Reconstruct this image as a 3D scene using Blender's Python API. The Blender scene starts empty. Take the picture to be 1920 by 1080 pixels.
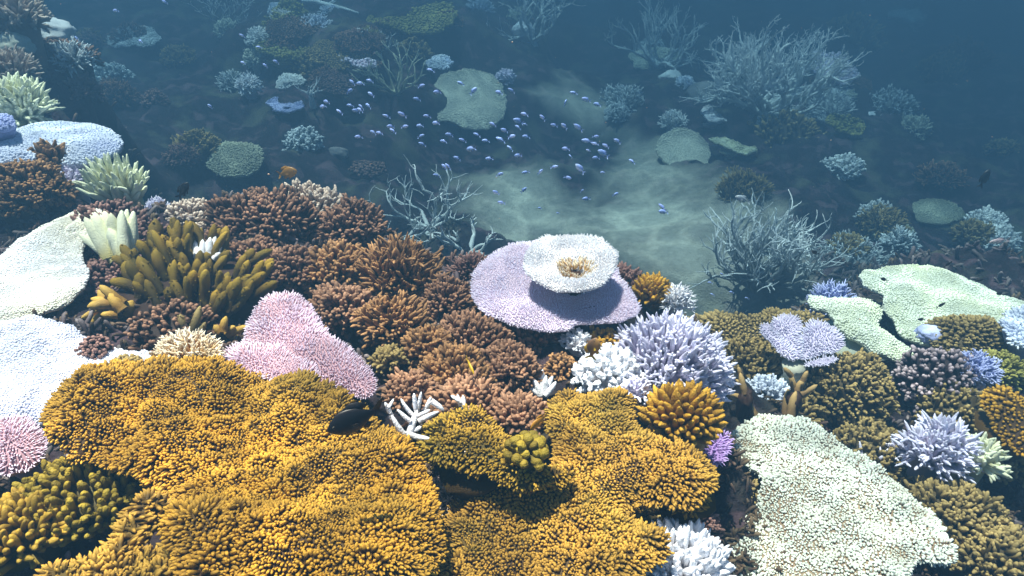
import bpy, math
import numpy as np
from mathutils import Vector, Matrix
from mathutils.geometry import delaunay_2d_cdt

S = bpy.context.scene
COL = S.collection
# ------------------------------------------------------------------ camera
CAM = np.array([0.0, 0.0, 2.2]); PITCH = math.radians(36.0); F = 1280.0
cd = bpy.data.cameras.new('camera'); cd.sensor_width = 36; cd.lens = 24; cd.clip_start = .02; cd.clip_end = 300
cam = bpy.data.objects.new('camera', cd); COL.objects.link(cam)
cam.location = CAM; cam.rotation_euler = (math.pi/2 - PITCH, 0, 0); S.camera = cam
# ------------------------------------------------------------------ sky, sun, exposure
SUN_DIR = Vector((-.20, .22, 1.0)).normalized()      # towards the sun
W = bpy.data.worlds.new('World'); S.world = W; W.use_nodes = True
nt = W.node_tree; bg = nt.nodes['Background']; bg.inputs['Strength'].default_value = .05
sk = nt.nodes.new('ShaderNodeTexSky'); sk.sky_type = 'NISHITA'; sk.sun_disc = False
sk.sun_elevation = math.asin(SUN_DIR.z); sk.sun_rotation = math.atan2(SUN_DIR.x, SUN_DIR.y)
nt.links.new(sk.outputs[0], bg.inputs[0])
sl = bpy.data.lights.new('sun', 'SUN'); sl.energy = 5.0; sl.angle = math.radians(.9); sl.color = (1, .83, .67)
so = bpy.data.objects.new('sun', sl); COL.objects.link(so)
so.rotation_euler = SUN_DIR.to_track_quat('Z', 'Y').to_euler(); so.location = (0, 0, 12)
S.view_settings.view_transform = 'Standard'; S.view_settings.look = 'None'
S.view_settings.exposure = 2.38; S.view_settings.gamma = 1
S.cycles.use_denoising = True
S.cycles.max_bounces = 7; S.cycles.volume_bounces = 2; S.cycles.diffuse_bounces = 3
S.cycles.transparent_max_bounces = 4
try: S.cycles.denoising_prefilter = 'ACCURATE'
except Exception: pass
# ------------------------------------------------------------------ maths
cp, sp_ = math.cos(PITCH), math.sin(PITCH)
FWD = np.array([0, cp, -sp_]); UP = np.array([0, sp_, cp]); RT = np.array([1.0, 0, 0])
def ray(px, py): return FWD + (px-960)/F*RT + (540-py)/F*UP
def PD(px, py, d): return CAM + d*ray(px, py)
def PZ(px, py, z):
    r = ray(px, py); return CAM + (z-CAM[2])/r[2]*r
def depth(p): return float(np.dot(np.asarray(p)-CAM, FWD))
def mpp(p): return depth(p)/F
def nrm(v): return v/np.maximum(np.linalg.norm(v, axis=-1, keepdims=True), 1e-9)
def hsh(i, j, k, s):
    n = (i*374761393 + j*668265263 + k*2147483647 + s*974634777) & 0xffffffff
    n = ((n ^ (n >> 13))*1274126177) & 0xffffffff
    return ((n ^ (n >> 16)) & 0xffff)/65535.0
def vnoise(p, seed=0):
    """value noise in -1..1, p (N,3)"""
    p = np.asarray(p, float); i = np.floor(p).astype(np.int64); f = p - i; f = f*f*(3-2*f); r = 0
    for a in (0, 1):
        for b in (0, 1):
            for c in (0, 1):
                w = (f[:, 0] if a else 1-f[:, 0])*(f[:, 1] if b else 1-f[:, 1])*(f[:, 2] if c else 1-f[:, 2])
                r = r + w*hsh(i[:, 0]+a, i[:, 1]+b, i[:, 2]+c, seed)
    return r*2-1
def fbm(p, seed=0, o=3):
    r = 0; a = 1; p = np.asarray(p, float)
    for k in range(o):
        r = r + a*vnoise(p*2**k + 17.3*k, seed+k); a *= .5
    return r
def xy3(x, y): return np.stack([x, y, np.zeros_like(x)], 1)
# ------------------------------------------------------------------ mesh building
class Buf:
    def __init__(s): s.v = []; s.q = []; s.t = []; s.tip = []; s.rnd = []; s.n = 0
    def add(s, v, q=None, t=None, tip=0.0, rnd=.5):
        v = np.asarray(v, float); m = len(v)
        s.v.append(v)
        if q is not None and len(q): s.q.append(np.asarray(q, np.int64)+s.n)
        if t is not None and len(t): s.t.append(np.asarray(t, np.int64)+s.n)
        s.tip.append(np.broadcast_to(np.asarray(tip, float), (m,))); s.rnd.append(np.broadcast_to(np.asarray(rnd, float), (m,)))
        s.n += m
    def build(s, name, mat, parent=None, base=(0, 0, 0), smooth=True):
        me = bpy.data.meshes.new(name)
        v = np.concatenate(s.v) - np.asarray(base, float)
        q = np.concatenate(s.q) if s.q else np.zeros((0, 4), np.int64)
        t = np.concatenate(s.t) if s.t else np.zeros((0, 3), np.int64)
        me.vertices.add(len(v)); me.vertices.foreach_set('co', v.astype(np.float32).ravel())
        loops = np.concatenate([q.ravel(), t.ravel()]).astype(np.int32)
        me.loops.add(len(loops)); me.loops.foreach_set('vertex_index', loops)
        starts = np.concatenate([np.arange(len(q))*4, len(q)*4+np.arange(len(t))*3]).astype(np.int32)
        tot = np.concatenate([np.full(len(q), 4), np.full(len(t), 3)]).astype(np.int32)
        me.polygons.add(len(starts)); me.polygons.foreach_set('loop_start', starts)
        try: me.polygons.foreach_set('loop_total', tot)
        except Exception: pass
        me.polygons.foreach_set('use_smooth', np.full(len(starts), smooth))
        for nm, arr in (('tip', s.tip), ('rnd', s.rnd)):
            at = me.attributes.new(nm, 'FLOAT', 'POINT'); at.data.foreach_set('value', np.concatenate(arr).astype(np.float32))
        me.update(); me.validate()
        o = bpy.data.objects.new(name, me); COL.objects.link(o)
        if mat: me.materials.append(mat)
        if parent is not None: o.parent = parent
        else: o.location = base
        return o
def tag(o, label=None, cat=None, group=None, kind=None):
    if label: o['label'] = label
    if cat: o['category'] = cat
    if group: o['group'] = group
    if kind: o['kind'] = kind
    return o
def thing(name, label, cat, loc, group=None):
    o = bpy.data.objects.new(name, None); COL.objects.link(o); o.location = loc; o.empty_display_size = .02
    return tag(o, label, cat, group)
CAPS = {
    'bud': [(-.35, .8), (.1, 1.0), (.5, 1.05), (.82, .72)],
    'needle': [(-.2, 1.0), (.3, .9), (.65, .72), (.9, .42)],
    'round': [(-.1, .8), (.25, .92), (.6, 1.0), (.84, .92), (.96, .55)],
    'cone': [(-.1, 1.1), (.25, 1.08), (.55, .92), (.8, .62), (.94, .32)],
    'long': [(-.05, 1.1), (.2, 1.0), (.45, .95), (.7, .85), (.88, .62), (.96, .38)],
}
def fingers(buf, P, D, L, R, kind, sides, rng, bend=0.0, tip0=0.0, tip1=1.0, rough=.08, rnd=None):
    P = np.asarray(P, float); D = nrm(np.asarray(D, float)); N = len(P)
    if N == 0: return
    L = np.broadcast_to(L, (N,)); R = np.broadcast_to(R, (N,)); pr = CAPS[kind]; K = len(pr)
    ref = np.where(np.abs(D[:, 2:3]) > .9, np.array([[1.0, 0, 0]]), np.array([[0, 0, 1.0]]))
    u = nrm(np.cross(D, ref)); w = np.cross(D, u)
    ph = rng.uniform(0, 6.28, N); bx, by = rng.normal(0, bend, (2, N))
    a = np.linspace(0, 2*math.pi, sides, endpoint=False)[None, :] + ph[:, None]
    ca, sa = np.cos(a), np.sin(a); V = np.zeros((N, K*sides+1, 3)); T = np.zeros((N, K*sides+1))
    for k, (t, r) in enumerate(pr):
        c = P + D*(L*t)[:, None] + (u*bx[:, None] + w*by[:, None])*(L*max(t, 0)**2)[:, None]
        rr = R[:, None]*r*(1+rng.normal(0, rough, (N, sides)))
        V[:, k*sides:(k+1)*sides] = c[:, None] + (u[:, None]*ca[..., None] + w[:, None]*sa[..., None])*rr[..., None]
        T[:, k*sides:(k+1)*sides] = tip0+(tip1-tip0)*max(t, 0)
    V[:, -1] = P + D*L[:, None]*1.02 + (u*bx[:, None] + w*by[:, None])*L[:, None]; T[:, -1] = tip1
    s = np.arange(sides); s2 = (s+1) % sides
    q = np.concatenate([np.stack([k*sides+s, k*sides+s2, (k+1)*sides+s2, (k+1)*sides+s], 1) for k in range(K-1)])
    t = np.stack([(K-1)*sides+s, (K-1)*sides+s2, np.full(sides, K*sides)], 1)
    off = np.arange(N)*(K*sides+1)
    rn = rng.uniform(0, 1, N) if rnd is None else np.broadcast_to(rnd, (N,))
    buf.add(V.reshape(-1, 3), (q[None]+off[:, None, None]).reshape(-1, 4), (t[None]+off[:, None, None]).reshape(-1, 3), T.ravel(), np.repeat(rn, K*sides+1))
def tube(buf, pts, rad, sides=6, tip0=0.0, tip1=1.0, rng=None, rnd=.5, rough=.05, endr=.5):
    pts = np.asarray(pts, float); K = len(pts); rad = np.asarray(rad, float)
    tg = nrm(np.gradient(pts, axis=0)); u = np.cross(tg[0], [0.3, .2, .9]); u = u/max(np.linalg.norm(u), 1e-6)
    a = np.linspace(0, 2*math.pi, sides, endpoint=False); V = []; T = []
    for k in range(K):
        u = u - tg[k]*np.dot(u, tg[k]); u = u/max(np.linalg.norm(u), 1e-6); w = np.cross(tg[k], u)
        rr = rad[k]*(1+(rng.normal(0, rough, sides) if rng is not None else 0))
        V.append(pts[k] + (u[None]*np.cos(a)[:, None] + w[None]*np.sin(a)[:, None])*np.broadcast_to(rr, (sides,))[:, None])
        T += [tip0+(tip1-tip0)*k/(K-1)]*sides
    V.append((pts[-1]+tg[-1]*rad[-1]*endr)[None]); T.append(tip1)
    s = np.arange(sides); s2 = (s+1) % sides
    q = np.concatenate([np.stack([k*sides+s, k*sides+s2, (k+1)*sides+s2, (k+1)*sides+s], 1) for k in range(K-1)])
    t = np.stack([(K-1)*sides+s, (K-1)*sides+s2, np.full(sides, K*sides)], 1)
    buf.add(np.concatenate(V), q, t, np.array(T), rnd)
# ------------------------------------------------------------------ materials
def lin(c): return tuple(((x/255+.055)/1.055)**2.4 if x > 10 else x/255/12.92 for x in c)
MATS = {}
def cmat(name, base, tip, alt=None, altamt=.4, mscale=14, rough=.65, bscale=350, bump=.35, var=.35, tlo=.15, thi=.95, spec=.25):
    """living coral: colour runs from base to growing tip, mottled, each branchlet a little different"""
    if name in MATS: return MATS[name]
    m = bpy.data.materials.new(name); m.use_nodes = True; n = m.node_tree; N = n.nodes; Lk = n.links.new
    b = N['Principled BSDF']; b.inputs['Roughness'].default_value = rough; b.inputs['Specular IOR Level'].default_value = spec
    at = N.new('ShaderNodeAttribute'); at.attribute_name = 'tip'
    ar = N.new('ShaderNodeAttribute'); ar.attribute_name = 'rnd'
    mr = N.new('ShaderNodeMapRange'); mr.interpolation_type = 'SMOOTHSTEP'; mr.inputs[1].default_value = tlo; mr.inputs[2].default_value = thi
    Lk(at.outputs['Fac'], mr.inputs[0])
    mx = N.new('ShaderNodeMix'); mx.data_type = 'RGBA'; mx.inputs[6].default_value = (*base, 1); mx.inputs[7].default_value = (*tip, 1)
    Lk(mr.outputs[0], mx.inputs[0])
    tc = N.new('ShaderNodeTexCoord'); nz = N.new('ShaderNodeTexNoise'); nz.inputs['Scale'].default_value = mscale; nz.inputs['Detail'].default_value = 4
    Lk(tc.outputs['Object'], nz.inputs['Vector'])
    r2 = N.new('ShaderNodeMapRange'); r2.inputs[1].default_value = .42; r2.inputs[2].default_value = .68; r2.inputs[4].default_value = altamt
    Lk(nz.outputs['Fac'], r2.inputs[0])
    m2 = N.new('ShaderNodeMix'); m2.data_type = 'RGBA'; m2.inputs[7].default_value = (*(alt or base), 1)
    Lk(r2.outputs[0], m2.inputs[0]); Lk(mx.outputs[2], m2.inputs[6])
    hv = N.new('ShaderNodeHueSaturation'); mv = N.new('ShaderNodeMapRange'); mv.inputs[3].default_value = 1-var; mv.inputs[4].default_value = 1+var*.6
    Lk(ar.outputs['Fac'], mv.inputs[0]); Lk(mv.outputs[0], hv.inputs['Value']); Lk(m2.outputs[2], hv.inputs['Color'])
    Lk(hv.outputs[0], b.inputs['Base Color'])
    nb = N.new('ShaderNodeTexNoise'); nb.inputs['Scale'].default_value = bscale; nb.inputs['Detail'].default_value = 2
    Lk(tc.outputs['Object'], nb.inputs['Vector'])
    bp = N.new('ShaderNodeBump'); bp.inputs['Strength'].default_value = bump; bp.inputs['Distance'].default_value = .003
    Lk(nb.outputs['Fac'], bp.inputs['Height']); Lk(bp.outputs[0], b.inputs['Normal'])
    MATS[name] = m; return m
def rockmat():
    m = bpy.data.materials.new('reef_rock'); m.use_nodes = True; n = m.node_tree; N = n.nodes; Lk = n.links.new
    b = N['Principled BSDF']; b.inputs['Roughness'].default_value = .9; b.inputs['Specular IOR Level'].default_value = .15
    tc = N.new('ShaderNodeTexCoord')
    n1 = N.new('ShaderNodeTexNoise'); n1.inputs['Scale'].default_value = 9; n1.inputs['Detail'].default_value = 8; n1.inputs['Roughness'].default_value = .7
    Lk(tc.outputs['Object'], n1.inputs[0])
    cr = N.new('ShaderNodeValToRGB'); e = cr.color_ramp.elements
    e[0].position = .3; e[0].color = (.010, .008, .010, 1); e[1].position = .78; e[1].color = (.085, .060, .058, 1)
    k = e.new(.5); k.color = (.022, .016, .019, 1); k = e.new(.64); k.color = (.05, .03, .038, 1)
    Lk(n1.outputs['Fac'], cr.inputs[0])
    nc = N.new('ShaderNodeTexNoise'); nc.inputs['Scale'].default_value = 5.5; nc.inputs['Detail'].default_value = 7; nc.inputs['Distortion'].default_value = .6
    Lk(tc.outputs['Object'], nc.inputs[0])
    mr_ = N.new('ShaderNodeMapRange'); mr_.inputs[1].default_value = .55; mr_.inputs[2].default_value = .62; Lk(nc.outputs['Fac'], mr_.inputs[0])
    mc = N.new('ShaderNodeMix'); mc.data_type = 'RGBA'; mc.inputs[7].default_value = (.10, .06, .07, 1); Lk(mr_.outputs[0], mc.inputs[0]); Lk(cr.outputs[0], mc.inputs[6])
    nd = N.new('ShaderNodeTexNoise'); nd.inputs['Scale'].default_value = 3.2; nd.inputs['Detail'].default_value = 8; Lk(tc.outputs['Object'], nd.inputs[0])
    mr2 = N.new('ShaderNodeMapRange'); mr2.inputs[1].default_value = .55; mr2.inputs[2].default_value = .66; Lk(nd.outputs['Fac'], mr2.inputs[0])
    md = N.new('ShaderNodeMix'); md.data_type = 'RGBA'; md.inputs[7].default_value = (.09, .085, .055, 1); Lk(mr2.outputs[0], md.inputs[0]); Lk(mc.outputs[2], md.inputs[6])
    at = N.new('ShaderNodeAttribute'); at.attribute_name = 'tip'
    n2 = N.new('ShaderNodeTexNoise'); n2.inputs['Scale'].default_value = 25; n2.inputs['Detail'].default_value = 6
    Lk(tc.outputs['Object'], n2.inputs[0])
    sc = N.new('ShaderNodeValToRGB'); e = sc.color_ramp.elements
    e[0].position = .35; e[0].color = (.56, .54, .43, 1); e[1].position = .65; e[1].color = (.72, .70, .57, 1)
    Lk(n2.outputs['Fac'], sc.inputs[0])
    mx = N.new('ShaderNodeMix'); mx.data_type = 'RGBA'
    Lk(at.outputs['Fac'], mx.inputs[0]); Lk(md.outputs[2], mx.inputs[6]); Lk(sc.outputs[0], mx.inputs[7]); Lk(mx.outputs[2], b.inputs['Base Color'])
    n3 = N.new('ShaderNodeTexNoise'); n3.inputs['Scale'].default_value = 70; n3.inputs['Detail'].default_value = 6
    Lk(tc.outputs['Object'], n3.inputs[0])
    bp = N.new('ShaderNodeBump'); bp.inputs['Strength'].default_value = .9; bp.inputs['Distance'].default_value = .015
    Lk(n3.outputs['Fac'], bp.inputs['Height']); Lk(bp.outputs[0], b.inputs['Normal'])
    return m
ROCK = rockmat()
def fmat(name, back, belly, rough=.4, spec=.5):
    """fish skin: colour runs from the belly (tip 0) to the back (tip 1)"""
    return cmat(name, belly, back, None, 0, 40, rough, 600, .1, .25, .25, .8, spec)
# ------------------------------------------------------------------ reef ground
CTRL = [(0,1080,1.22),(300,1080,1.22),(500,1000,1.2),(960,1080,1.12),(1000,900,1.15),(700,850,1.2),(400,800,1.22),(100,900,1.2),(-300,1000,1.2),
 (0,700,1.2),(100,500,1.13),(300,550,1.15),(300,420,1.12),(500,450,1.12),(600,400,1.06),(700,450,1.08),(800,540,1.08),(900,650,1.12),(1050,700,1.12),
 (1000,560,1.08),(1150,560,1.08),(1250,650,1.02),(1280,800,1.05),(1330,1000,.9),(440,390,1.05),(860,520,1.05),(1200,560,1.02),(-300,600,1.15),
 (400,330,.45),(850,460,.3),(1000,430,.1),(1150,400,.1),(1260,480,.2),(1100,300,.0),(700,380,.3),
 (1400,850,.8),(1500,1000,.68),(1700,1000,.62),(1900,1000,.68),(1400,650,.62),(1600,720,.66),(1800,750,.66),(1900,850,.7),(1700,620,.55),(1900,600,.55),
 (1550,620,.56),(1800,540,.42),(2200,800,.7),(2200,1000,.7),(1420,510,.22),(1600,470,.12),(1850,450,.08),
 (100,300,1.02),(100,380,1.05),(200,330,1.0),(50,200,1.05),(50,80,1.12),(-150,100,1.25),(-150,300,1.1),
 (330,290,.5),(440,300,.35),(300,150,.3),(280,40,.4),(500,60,.6),(650,60,.65),(800,30,.5),(600,150,.45),(740,150,.42),(880,180,.25),(450,150,.4),(950,50,.3),(650,-60,.65),
 (800,380,.15),(900,300,.1),(1100,150,-.1),(1150,50,-.2),(1400,180,.05),(1300,100,0),(1550,200,0),(1300,280,.05),(1700,200,-.3),(1850,100,-.6),
 (1750,380,.05),(1900,300,-.2),(1600,30,-.4),(1900,-100,-1.0),(1300,-100,-.4),(900,-150,.2),(2300,300,-.3)]
RIGHT = lambda px, py: px > 1330 and py > 515
CTRL = [c if (c[2] > .69 or RIGHT(c[0], c[1]) or (c[0] < 210 and c[2] > .9)) else (c[0], c[1], 1.0-(1.0-c[2])*1.65) for c in CTRL]
CP = np.array([PZ(*c) for c in CTRL])
CP = np.concatenate([CP, np.array([(-8, 14, .9), (0, 20, .2), (10, 18, -1.8), (20, 20, -2.5), (-16, 10, 1.2), (12, 6, 0), (0, -2, 1.1), (-3, -1, 1.2), (3, -1, .8), (0, 36, -1.0), (25, 36, -2.5), (-25, 36, .8)], float)])
CREST = [(300,395),(440,385),(600,385),(720,430),(830,490),(930,470),(1050,470),(1170,500),(1270,555),(1330,590)]
_x = []
for c_ in CREST:
    p_ = PZ(c_[0], c_[1], 1.03); h_ = np.array([p_[0], p_[1], 0]); h_ = h_/np.linalg.norm(h_)
    for a_, z_ in ((.36, .40), (.65, .05), (1.1, -.3), (1.7, -.5)): _x.append((p_[0]+h_[0]*a_, p_[1]+h_[1]*a_, z_))
CP = np.concatenate([CP, np.array(_x)])
def ground0(x, y):
    x = np.asarray(x, float); y = np.asarray(y, float); out = np.zeros(x.shape)
    X, Y = x.ravel(), y.ravel(); Z = np.zeros(X.shape)
    for a in range(0, len(X), 20000):
        d2 = (X[a:a+20000, None]-CP[None, :, 0])**2 + (Y[a:a+20000, None]-CP[None, :, 1])**2 + .0025
        w = d2**-1.9; Z[a:a+20000] = (w*CP[None, :, 2]).sum(1)/w.sum(1)
    return Z.reshape(x.shape)
SAND = PZ(1170, 400, -.5); SAND2 = PZ(1090, 310, -.5)
def sandy(x, y):
    d1 = np.hypot((x-SAND[0])/.85, (y-SAND[1])/1.3); d2 = np.hypot((x-SAND2[0])/.5, (y-SAND2[1])/1.7)+.35
    n = fbm(xy3(x*1.6, y*1.6), 5, 5)*.55
    return np.clip(1.1-.85*np.minimum(d1, d2)-n, 0, .92)
def ground(x, y):
    z = ground0(x, y); sd = sandy(x, y); far = np.clip((y-1.2)/3, .25, 1)
    r = fbm(xy3(x*2.2, y*2.2), 1, 3)*.07*far + np.abs(fbm(xy3(x*9, y*9), 2, 3))*.05*(.5+.5*far) + fbm(xy3(x*30, y*30), 3, 2)*.008
    return z + r*(1-.85*sd)
ys = np.concatenate([np.linspace(-2, .3, 14)[:-1], np.linspace(.3, 3.2, 260)[:-1], 3.2+(np.linspace(0, 1, 240)**1.9)*35])
us = np.linspace(-1, 1, 420); us = np.sign(us)*np.abs(us)**1.15
YY = np.repeat(ys[:, None], len(us), 1); XX = us[None]*(1.0*np.clip(YY, 0, None)+1.9)
ZZ = ground(XX.ravel(), YY.ravel()).reshape(XX.shape)
b = Buf(); nx = len(us); ii, jj = np.meshgrid(np.arange(len(ys)-1), np.arange(nx-1), indexing='ij')
q = np.stack([ii*nx+jj, ii*nx+jj+1, (ii+1)*nx+jj+1, (ii+1)*nx+jj], -1).reshape(-1, 4)
b.add(np.stack([XX, YY, ZZ], -1).reshape(-1, 3), q, tip=sandy(XX.ravel(), YY.ravel()))
tag(b.build('reef_ground', ROCK), kind='structure')
def Gz(px, py, h):
    """height of the point seen at a pixel that lies h above the ground"""
    r = ray(px, py); t = np.linspace(.7, 18, 1800); p = CAM[None]+r[None]*t[:, None]; d = p[:, 2]-ground0(p[:, 0], p[:, 1])-h
    k = int(np.argmax(d <= 0)) if (d <= 0).any() else len(t)-1
    return float(p[k, 2])
class G:
    def __init__(s, h): s.h = h
def res(px, py, z): return Gz(px, py, z.h) if isinstance(z, G) else z
def gz(x, y): return float(ground(np.array([x]), np.array([y]))[0])
# ------------------------------------------------------------------ the water, as hazy air
def build_haze():
    sig_t = np.array([.345, .25, .225]); alb = np.array([.034, .117, .215])
    D = .32; sc = sig_t*alb/D; sa = (sig_t*(1-alb))/D
    A = np.clip(1 - sa/(1-sc), 0, 1)**2
    m = bpy.data.materials.new('water_haze'); m.use_nodes = True; n = m.node_tree
    n.nodes.remove(n.nodes['Principled BSDF'])
    v = n.nodes.new('ShaderNodeVolumePrincipled'); v.inputs['Density'].default_value = D
    v.inputs['Color'].default_value = (*sc, 1); v.inputs['Absorption Color'].default_value = (*A, 1); v.inputs['Anisotropy'].default_value = .2
    n.links.new(v.outputs[0], n.nodes['Material Output'].inputs['Volume'])
    x0, x1, y0, y1, z0, z1 = -42, 42, -3, 40, -6.5, 2.92
    bb = Buf(); bb.add([(x, y, z) for z in (z0, z1) for y in (y0, y1) for x in (x0, x1)],
        [(0, 2, 3, 1), (4, 5, 7, 6), (0, 1, 5, 4), (2, 6, 7, 3), (0, 4, 6, 2), (1, 3, 7, 5)])
    o = bb.build('haze', m, smooth=False); tag(o, kind='stuff'); return o
build_haze()
def build_dapple_sheet():
    """rippled sheet added overhead, out of view: its transparency web dapples the daylight"""
    m = bpy.data.materials.new('dapple_web'); m.use_nodes = True; n = m.node_tree; N = n.nodes; Lk = n.links.new
    N.remove(N['Principled BSDF']); tr = N.new('ShaderNodeBsdfTransparent'); Lk(tr.outputs[0], N['Material Output'].inputs['Surface'])
    tc = N.new('ShaderNodeTexCoord'); nz = N.new('ShaderNodeTexNoise'); nz.inputs['Scale'].default_value = 2.2; nz.inputs['Detail'].default_value = 2
    Lk(tc.outputs['Object'], nz.inputs[0]); ad = N.new('ShaderNodeMix'); ad.data_type = 'RGBA'; ad.blend_type = 'LINEAR_LIGHT'; ad.inputs[0].default_value = .22
    Lk(tc.outputs['Object'], ad.inputs[6]); Lk(nz.outputs['Color'], ad.inputs[7])
    vo = N.new('ShaderNodeTexVoronoi'); vo.feature = 'DISTANCE_TO_EDGE'; vo.inputs['Scale'].default_value = 3.1; Lk(ad.outputs[2], vo.inputs['Vector'])
    n2 = N.new('ShaderNodeTexNoise'); n2.inputs['Scale'].default_value = 1.6; n2.inputs['Detail'].default_value = 3; Lk(tc.outputs['Object'], n2.inputs[0])
    mr = N.new('ShaderNodeMapRange'); mr.interpolation_type = 'SMOOTHSTEP'; mr.inputs[1].default_value = 0; mr.inputs[2].default_value = .16; mr.inputs[3].default_value = 1.0; mr.inputs[4].default_value = .66; Lk(vo.outputs['Distance'], mr.inputs[0])
    m2 = N.new('ShaderNodeMapRange'); m2.inputs[1].default_value = .3; m2.inputs[2].default_value = .7; m2.inputs[3].default_value = .72; m2.inputs[4].default_value = 1.0; Lk(n2.outputs['Fac'], m2.inputs[0])
    mu = N.new('ShaderNodeMath'); mu.operation = 'MULTIPLY'; Lk(mr.outputs[0], mu.inputs[0]); Lk(m2.outputs[0], mu.inputs[1])
    Lk(mu.outputs[0], tr.inputs['Color'])
    xs = np.linspace(-30, 30, 121); yy = np.linspace(-2.5, 38, 82); X, Y = np.meshgrid(xs, yy); Z = 2.82+.03*fbm(xy3(X.ravel()*1.1, Y.ravel()*1.1), 44, 2); b = Buf(); w = len(xs)
    i, j = np.meshgrid(np.arange(len(yy)-1), np.arange(w-1), indexing='ij')
    b.add(np.stack([X.ravel(), Y.ravel(), Z], 1), np.stack([i*w+j, i*w+j+1, (i+1)*w+j+1, (i+1)*w+j], -1).reshape(-1, 4)); tag(b.build('added_dapple_sheet', m, None, (.35, .15, 0)), kind='structure')
build_dapple_sheet()  # unseen sheet, added to break the sunlight into soft patches
# ------------------------------------------------------------------ coral builders
def chaikin(p, k=2):
    for _ in range(k):
        a = p*.75 + np.roll(p, -1, 0)*.25; c = p*.25 + np.roll(p, -1, 0)*.75
        p = np.stack([a, c], 1).reshape(-1, p.shape[1])
    return p
def resample(p, s):
    q = np.concatenate([p, p[:1]]); L = np.r_[0, np.cumsum(np.linalg.norm(np.diff(q, axis=0), axis=1))]
    n = max(12, int(L[-1]/s)); t = np.linspace(0, L[-1], n, endpoint=False)
    return np.stack([np.interp(t, L, q[:, k]) for k in range(q.shape[1])], 1)
def inside(pt, poly):
    x, y = pt[:, 0:1], pt[:, 1:2]; x0, y0 = poly[None, :, 0], poly[None, :, 1]; x1, y1 = np.roll(poly, -1, 0)[None, :, 0], np.roll(poly, -1, 0)[None, :, 1]
    c = ((y0 > y) != (y1 > y)) & (x < (x1-x0)*(y-y0)/np.where(y1 == y0, 1e-9, y1-y0)+x0)
    return c.sum(1) % 2 == 1
def edge(pt, poly):
    """distance to the outline and the outward direction there"""
    D = np.zeros(len(pt)); O = np.zeros((len(pt), 2)); a = poly; d = np.roll(poly, -1, 0)-poly; l2 = (d**2).sum(1)
    for s in range(0, len(pt), 4000):
        p = pt[s:s+4000]; r = p[:, None]-a[None]; t = np.clip((r*d[None]).sum(2)/l2, 0, 1); c = r - t[..., None]*d[None]
        dd = (c**2).sum(2); k = dd.argmin(1); i = np.arange(len(p)); D[s:s+4000] = np.sqrt(dd[i, k]); O[s:s+4000] = -c[i, k]
    return D, O/np.maximum(D[:, None], 1e-6)
def hexpts(lo, hi, s, rng, jit=.3):
    xs = np.arange(lo[0], hi[0]+s, s); yy = np.arange(lo[1], hi[1]+s*.866, s*.866)
    X, Y = np.meshgrid(xs, yy); X = X + (np.arange(len(yy))[:, None] % 2)*s*.5
    p = np.stack([X.ravel(), Y.ravel()], 1); return p + rng.uniform(-jit, jit, p.shape)*s
SEED = [100]
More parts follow.
